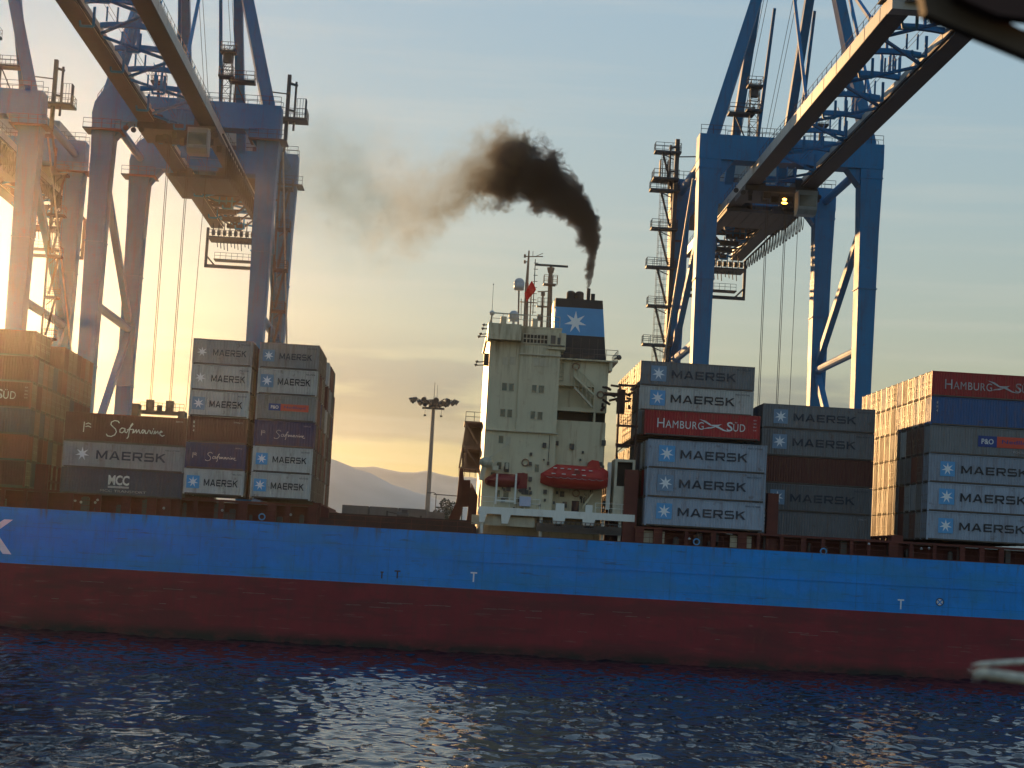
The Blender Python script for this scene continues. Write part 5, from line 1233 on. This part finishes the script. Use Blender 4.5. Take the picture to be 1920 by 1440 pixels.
    if spreader_z is not None:
        sy, sz = spreader_z
        b = MB()
        for x in (-1.3, -1.1, 1.1, 1.3): b.tube((x, ty2-1, gz0-1.0), (x*0.95, ty2-1, sz+1.7), 0.04, n=4, caps=False)
        b.tube((3.2, ty2+1, gz0-1.0), (2.9, ty2, sz+0.8), 0.035, n=4, caps=False)
        add('hoist_rope', b, M['rope'])
        b = MB(); yy = ty2-1
        b.box(-3.0, 3.0, yy-0.5, yy+0.5, sz, sz+0.45); b.box(-1.6, -0.7, yy-0.4, yy+0.4, sz+0.452, sz+1.7); b.box(0.7, 1.6, yy-0.4, yy+0.4, sz+0.452, sz+1.7); b.box(-3.1, -2.3, yy-1.1, yy+1.1, sz-0.35, sz+1.1); b.box(2.3, 3.1, yy-1.1, yy+1.1, sz-0.35, sz+0.5)
        b.rail([(-2.2, yy-0.6, sz+0.45), (2.9, yy-0.6, sz+0.45)], 0.9, 0.5, 0.03); b.box(-0.3, 0.3, yy-0.5, yy-0.1, sz+0.46, sz+1.1)
        add('spreader', b, M['steel'])
    return root
crane_left = make_crane(-33.45, False, 'blue gantry crane standing behind the paired short container stacks', rounded=True, trolley=-5.0, spreader_z=(0, 24.2), ty=13.0, tower=10.9, mast_x=4.2, slim=True, ly=3.0)
crane_right = make_crane(40.65, True, 'blue gantry crane behind the right stacks with a lit orange work lamp', trolley=9.0, spreader_z=(0, 15.6), cab_side=1, ty=25.0, tower=11.6, mast_x=-4.5)
crane_far = copy_tree(crane_left); crane_far.location.x = -62.3; crane_far['label'] = 'blue gantry crane cut off by the left edge, beside the low sun'

# ------------------------------------------------------------------ quay lamp masts, tree
def lamp_mast():
    Y = 330; root = empty('lamp_mast', (U(801, 960, Y)[0], Y, 3.0), 'tall floodlight mast with a ring of lamps beyond the deck gap', 'lamp mast')
    zt = U(815, 752, Y)[1]-3.0
    b = MB(); b.tube((0, 0, 0), (0, 0, zt-1.0), 0.52, 0.30, n=14); b.tube((0, 0, 0), (0, 0, 0.4), 0.9, n=14); b.build('pole', M['pole'], root)
    b = MB(); b.tube((0, 0, zt-1.3), (0, 0, zt+0.2), 0.85, n=12); b.box(-1.9, 1.9, -0.9, 0.9, zt-1.4, zt-1.15); b.tube((0, 0, zt+0.2), (0, 0, zt+3.2), 0.05, n=5); b.tube((0.5, 0, zt+0.2), (0.5, 0, zt+2.8), 0.03, n=4)
    for k in range(12): a = k*math.tau/12; b.bar((0.7*math.cos(a), 0.7*math.sin(a), zt-0.6), (3.6*math.cos(a), 3.6*math.sin(a), zt+0.2), 0.14)
    b.build('head_frame', M['steel'], root)
    for k in range(12):
        a = k*math.tau/12+0.1
        for q, rr in ((0, 2.4), (1, 3.8)):
            c = Vector((rr*math.cos(a), rr*math.sin(a), zt-0.3+q*0.35)); b = MB(); d = Vector((math.cos(a), math.sin(a), -0.6)); b.tube(c-d*0.15, c+d*0.35, 0.30, 0.48, n=8); b.build('lamp_head', M['steel'], root)
    b = MB()
    for x in (-1.4, 1.4): b.tube((x, 0, zt-1.4), (x, 0, zt-2.4), 0.03, n=4); b.box(x-0.2, x+0.2, -0.1, 0.1, zt-2.7, zt-2.4)
    b.build('hanging_fitting', M['steel'], root)
lamp_mast()
Y = 300; x, zt = U(818, 926, Y); root = empty('street_lamp', (x, Y, 3.0), 'thin street lamp with a short arm right of the floodlight mast', 'street lamp')
b = MB(); b.tube((0, 0, 0), (0, 0, zt-3), 0.12, 0.07, n=8); b.build('pole', M['pole'], root); b = MB(); b.path([(0, 0, zt-3), (-0.4, 0, zt-2.8), (-0.9, 0, zt-2.85)], 0.06); b.box(-1.4, -0.8, -0.15, 0.15, zt-2.98, zt-2.83); b.build('lamp_head', M['steel'], root)
# tree
leafm = mat('dusky leaves', (0.05, 0.065, 0.05), 0.8, var=0.4, scale=0.8)
def tree(px, py_top, Y, label, wdt, seed):
    r = random.Random(seed); x, zt = U(px, py_top, Y); H = zt-3; root = empty('tree', (x, Y, 3.0), label, 'tree')
    b = MB(); b.tube((0, 0, 0), (0.2, 0, H*0.5), 0.35, 0.2, n=8)
    lim = []
    for k in range(7): a = r.uniform(0, 6.28); e = Vector((math.cos(a)*wdt*r.uniform(.4, .9), math.sin(a)*wdt*.6, H*r.uniform(.62, .92))); b.tube((0.15, 0, H*r.uniform(.3, .5)), e, 0.12, 0.04, n=5); lim.append(e)
    b.build('trunk', mat('bark', (0.06, 0.045, 0.035), 0.9), root)
    vs = []; fs = []
    for e in lim+[Vector((0, 0, H*0.93))]:
        R0 = wdt*r.uniform(.28, .5)
        for k in range(260):
            d = Vector((r.gauss(0, 1), r.gauss(0, 1), r.gauss(0, .8))).normalized()*R0*r.uniform(.5, 1)**0.5; c = e+d; q = r.uniform(.10, .24)
            a = Vector((r.gauss(0,1), r.gauss(0,1), r.gauss(0,1))).normalized(); o2 = a.cross(Vector((r.gauss(0,1), r.gauss(0,1), r.gauss(0,1)))).normalized(); n0 = len(vs)
            vs += [c-a*q, c+o2*q*.6, c+a*q, c-o2*q*.6]; fs.append((n0, n0+1, n0+2, n0+3))
    me = bpy.data.meshes.new('crown'); me.from_pydata([tuple(v) for v in vs], [], fs); o = bpy.data.objects.new('crown', me); C.objects.link(o); me.materials.append(leafm); o.parent = root
tree(836, 932, 310, 'dusky tree on the quay between the street lamp and the deckhouse', 2.9, 4)
Y = 290; x, z = U(838, 928, Y); root = empty('barrier_arm', (x, Y, 3.0), 'thin horizontal arm on a post above the dusky tree', 'gantry arm')
b = MB(); b.bar((-2.0, 0, z-3), (2.6, 0, z-3.1), 0.14); b.build('arm', M['steel'], root); b = MB(); b.bar((2.4, 0, 0), (2.4, 0, z-3), 0.18); b.build('post', M['steel'], root)

# ------------------------------------------------------------------ near things on the photographer's own vessel
def near_pt(px, py, d): x, z = U(px, py, d); return Vector((x, d, z))
def near_bar(b, pts, d, th):
    n = len(pts)
    vs = [near_pt(px, py, d) for px, py in pts] + [near_pt(px, py, d)+Vector((0, th, 0)) for px, py in pts]
    b.add(vs, [tuple(range(n)), tuple(range(2*n-1, n-1, -1))]+[(k, n+k, n+(k+1) % n, (k+1) % n) for k in range(n)])
root = empty('awning_bracket', tuple(near_pt(1900, 30, 2.6)), 'dark out of focus steel bracket crossing the upper right corner', 'bracket')
o0 = root.location.copy()
b = MB(); near_bar(b, [(1720, -60), (1736, 24), (1778, 43), (1821, 60), (1870, 80), (1990, 130), (1990, 70), (1915, 54), (1870, 30), (1800, -60)], 2.6, 0.03); b.xform(lambda v: Vector(v)-o0).build('lower_bar', M['foreground'], root)
b = MB(); near_bar(b, [(1760, -60), (1795, -8), (1871, 27), (1915, 33), (1990, 42), (1990, -60)], 2.56, 0.03); b.xform(lambda v: Vector(v)-o0).build('upper_bar', M['deck_dark'], root)
rr = random.Random(9)
def rope(name, pts, r, d, label):
    b = MB(); ps = [near_pt(px, py, d) for px, py in pts]; fine = []
    for a, c in zip(ps, ps[1:]):
        for k in range(10): fine.append(a.lerp(c, k/10))
    fine.append(ps[-1]); n = len(fine)
    for st in range(3):      # three twisted strands
        pl_ = []
        for i, p in enumerate(fine): a = i*0.75+st*math.tau/3; tp = min(1.0, 0.35+i/8); pl_.append(p+Vector((0, math.cos(a)*r*0.5*tp, math.sin(a)*r*0.5*tp)))
        for i in range(n-1): b.tube(pl_[i], pl_[i+1], r*0.62*min(1, 0.35+i/8), r*0.62*min(1, 0.35+(i+1)/8), n=6, caps=False)
    for k in range(60): p = rr.choice(fine); q = Vector((rr.uniform(-1, 1), rr.uniform(-1, 1), rr.uniform(-1, 1)))*r*1.5; b.tube(p, p+q, 0.0004, n=3, caps=False)
    return tag(b.build(name, M['pale_rope']), label, 'rope')
rope('mooring_rope', [(1826, 1265), (1845, 1262), (1870, 1265), (1900, 1270), (1935, 1274), (1980, 1279)], 0.0085, 3.2, 'pale twisted rope at the right edge, thicker lower strand')
rope('mooring_rope', [(1826, 1246), (1860, 1244), (1900, 1241), (1940, 1239), (1980, 1238)], 0.0042, 3.2, 'thin dim rope at the right edge above the thicker pale one')

# ------------------------------------------------------------------ smoke from the funnel
SY = 209.0
axis = [(0, 0, .32), (0.1, 1.5, .60), (0.2, 3.2, 1.0), (0.0, 5.5, 1.6), (-1.5, 8.4, 2.3), (-3.6, 10.4, 3.1), (-6.2, 12.2, 4.1), (-9.6, 13.2, 4.9), (-13.4, 12.6, 5.2), (-17.5, 9.8, 6.8), (-22, 8.8, 8.6), (-27, 10.6, 10.2), (-33, 12.5, 10.6), (-41, 14.5, 10.4)]
ca, sa = math.cos(R(25)), math.sin(R(25))
uv = [(-x*ca+z*sa, z*ca+x*sa) for x, z, r in axis]
um = uv[-1][0]
dens = [5, 4.6, 3.8, 3.0, 2.4, 2.0, 1.7, 1.2, .50, .18, .15, .12, .09, .0]
m = bpy.data.materials.new('funnel smoke'); m.use_nodes = True; nt = m.node_tree; N = nt.nodes; L = nt.links; N.clear()
out = N.new('ShaderNodeOutputMaterial'); pv = N.new('ShaderNodeVolumePrincipled'); L.new(pv.outputs[0], out.inputs['Volume'])
tc = N.new('ShaderNodeTexCoord'); nz = N.new('ShaderNodeTexNoise'); nz.inputs['Scale'].default_value = 0.30; nz.inputs['Detail'].default_value = 3; L.new(tc.outputs['Object'], nz.inputs['Vector'])
wv = N.new('ShaderNodeVectorMath'); wv.operation = 'MULTIPLY_ADD'; L.new(nz.outputs['Color'], wv.inputs[0]); wv.inputs[1].default_value = (2.6, 2.6, 2.6); wv.inputs[2].default_value = (-1.3, -1.3, -1.3)
# the swirl grows with the distance from the funnel
sp0 = N.new('ShaderNodeSeparateXYZ'); L.new(tc.outputs['Object'], sp0.inputs[0])
grow = N.new('ShaderNodeMapRange'); grow.inputs[1].default_value = 0; grow.inputs[2].default_value = 12; grow.inputs[3].default_value = 0.10; grow.inputs[4].default_value = 1.2
L.new(n_math(nt, 'ADD', sp0.outputs[2], n_math(nt, 'MULTIPLY', sp0.outputs[0], -0.8)), grow.inputs[0])
sc2 = N.new('ShaderNodeVectorMath'); sc2.operation = 'SCALE'; L.new(wv.outputs[0], sc2.inputs[0]); L.new(grow.outputs[0], sc2.inputs[3])
pp = N.new('ShaderNodeVectorMath'); pp.operation = 'ADD'; L.new(tc.outputs['Object'], pp.inputs[0]); L.new(sc2.outputs[0], pp.inputs[1])
sx = N.new('ShaderNodeSeparateXYZ'); L.new(pp.outputs[0], sx.inputs[0]); X, Yc, Zc = sx.outputs
u = n_math(nt, 'ADD', n_math(nt, 'MULTIPLY', X, -ca), n_math(nt, 'MULTIPLY', Zc, sa)); v = n_math(nt, 'ADD', n_math(nt, 'MULTIPLY', Zc, ca), n_math(nt, 'MULTIPLY', X, sa))
ut = n_math(nt, 'DIVIDE', u, um, True)
def curve(vals, lo, hi):
    n = N.new('ShaderNodeFloatCurve'); c = n.mapping.curves[0]; pts = [(max(0, uu/um), (vv-lo)/(hi-lo)) for (uu, _), vv in zip(uv, vals)]
    c.points[0].location = pts[0]; c.points[1].location = pts[-1]
    for p in pts[1:-1]: c.points.new(*p)
    n.mapping.update(); L.new(ut, n.inputs['Value'])
    return n_math(nt, 'ADD', n_math(nt, 'MULTIPLY', n.outputs[0], hi-lo), lo)
vc = curve([b_ for a_, b_ in uv], -2, 12); rad = curve([r_ for _, _, r_ in axis], 0, 11); den = curve(dens, 0, 5)
# slope of the axis shortens the offset to a true distance
sl = []
for i in range(len(uv)):
    a_, b_ = uv[max(0, i-1)], uv[min(len(uv)-1, i+1)]; d_ = math.hypot(b_[0]-a_[0], b_[1]-a_[1]); sl.append(max(0.3, (b_[0]-a_[0])/d_))
cs = curve(sl, 0, 1)
dv = n_math(nt, 'MULTIPLY', n_math(nt, 'SUBTRACT', v, vc), cs)
dist = n_math(nt, 'SQRT', n_math(nt, 'ADD', n_math(nt, 'MULTIPLY', dv, dv), n_math(nt, 'MULTIPLY', Yc, Yc)))
rel = n_math(nt, 'DIVIDE', dist, rad)
# billows: noise whose cells follow the puff size
n1 = N.new('ShaderNodeTexNoise'); n1.inputs['Scale'].default_value = 0.42; n1.inputs['Detail'].default_value = 5; n1.inputs['Roughness'].default_value = 0.58; L.new(pp.outputs[0], n1.inputs['Vector'])
n2 = N.new('ShaderNodeTexNoise'); n2.inputs['Scale'].default_value = 1.5; n2.inputs['Detail'].default_value = 4; n2.inputs['Roughness'].default_value = 0.55; L.new(pp.outputs[0], n2.inputs['Vector'])
nn_ = n_math(nt, 'ADD', n_math(nt, 'MULTIPLY', n1.outputs[0], 1.9), n_math(nt, 'MULTIPLY', n2.outputs[0], 0.9))
thr = N.new('ShaderNodeMapRange'); thr.inputs[1].default_value = 12; thr.inputs[2].default_value = 24; thr.inputs[3].default_value = 0.62; thr.inputs[4].default_value = 0.45; L.new(u, thr.inputs[0])
edge = n_math(nt, 'SUBTRACT', n_math(nt, 'SUBTRACT', nn_, thr.outputs[0]), rel)
soft = N.new('ShaderNodeMapRange'); soft.interpolation_type = 'SMOOTHSTEP'; soft.inputs[1].default_value = 0.0; L.new(edge, soft.inputs[0])
sw = N.new('ShaderNodeMapRange'); sw.inputs[1].default_value = 14; sw.inputs[2].default_value = 26; sw.inputs[3].default_value = 0.28; sw.inputs[4].default_value = 1.4; L.new(u, sw.inputs[0]); L.new(sw.outputs[0], soft.inputs[2])
D_ = n_math(nt, 'MULTIPLY', soft.outputs[0], den); D_ = n_math(nt, 'MULTIPLY', D_, n_math(nt, 'GREATER_THAN', u, 0.001))
L.new(D_, pv.inputs['Density']); pv.inputs['Color'].default_value = (0.20, 0.15, 0.13, 1); pv.inputs['Anisotropy'].default_value = 0.08; pv.inputs['Absorption Color'].default_value = (0.0, 0.0, 0.0, 1)
tn = N.new('ShaderNodeMapRange'); tn.inputs[1].default_value = 13; tn.inputs[2].default_value = 24; L.new(u, tn.inputs[0])
cmx = N.new('ShaderNodeMix'); cmx.data_type = 'RGBA'; L.new(tn.outputs[0], cmx.inputs[0]); cmx.inputs[6].default_value = (0.11, 0.095, 0.09, 1); cmx.inputs[7].default_value = (0.50, 0.43, 0.36, 1); L.new(cmx.outputs[2], pv.inputs['Color'])
amx = N.new('ShaderNodeMix'); amx.data_type = 'RGBA'; L.new(tn.outputs[0], amx.inputs[0]); amx.inputs[6].default_value = (0.0, 0.0, 0.0, 1); amx.inputs[7].default_value = (0.50, 0.34, 0.12, 1); L.new(amx.outputs[2], pv.inputs['Absorption Color'])
vs = []; fs = []; nr = 16
for i, (x, z, r) in enumerate(axis):
    a_, b_ = axis[max(0, i-1)], axis[min(len(axis)-1, i+1)]; t = Vector((b_[0]-a_[0], 0, b_[1]-a_[1])).normalized(); nn2 = Vector((-t.z, 0, t.x)); k = 1.75 if i else 1.25
    for j in range(nr): a = j*math.tau/nr; p = Vector((x, 0, z))+nn2*math.cos(a)*r*k+Vector((0, 1, 0))*math.sin(a)*r*k; vs.append(p)
n = len(axis)
fs = [(i*nr+j, i*nr+(j+1) % nr, (i+1)*nr+(j+1) % nr, (i+1)*nr+j) for i in range(n-1) for j in range(nr)]+[tuple(range(nr-1, -1, -1)), tuple(range((n-1)*nr, n*nr))]
smk = MB().add(vs, fs).build('smoke_plume', m, None); smk.location = (SMX, SY, SMZ); smk.rotation_euler.z = R(-16)
tag(smk, 'black smoke pouring from the funnel and thinning to a brown haze leftwards', 'smoke', kind='stuff')
m.cycles.volume_step_rate = 0.12
S.cycles.volume_max_steps = 256

# ------------------------------------------------------------------ evening haze
hm = bpy.data.materials.new('evening haze'); hm.use_nodes = True; nt = hm.node_tree; N = nt.nodes; N.clear()
out = N.new('ShaderNodeOutputMaterial'); pv = N.new('ShaderNodeVolumePrincipled'); nt.links.new(pv.outputs[0], out.inputs['Volume'])
pv.inputs['Color'].default_value = (0.86, 0.88, 0.92, 1); pv.inputs['Density'].default_value = 0.000048; pv.inputs['Anisotropy'].default_value = 0.90
hz = MB().box(-2600, 2600, -60, 3600, -10, 116).build('haze', hm); tag(hz, kind='stuff')
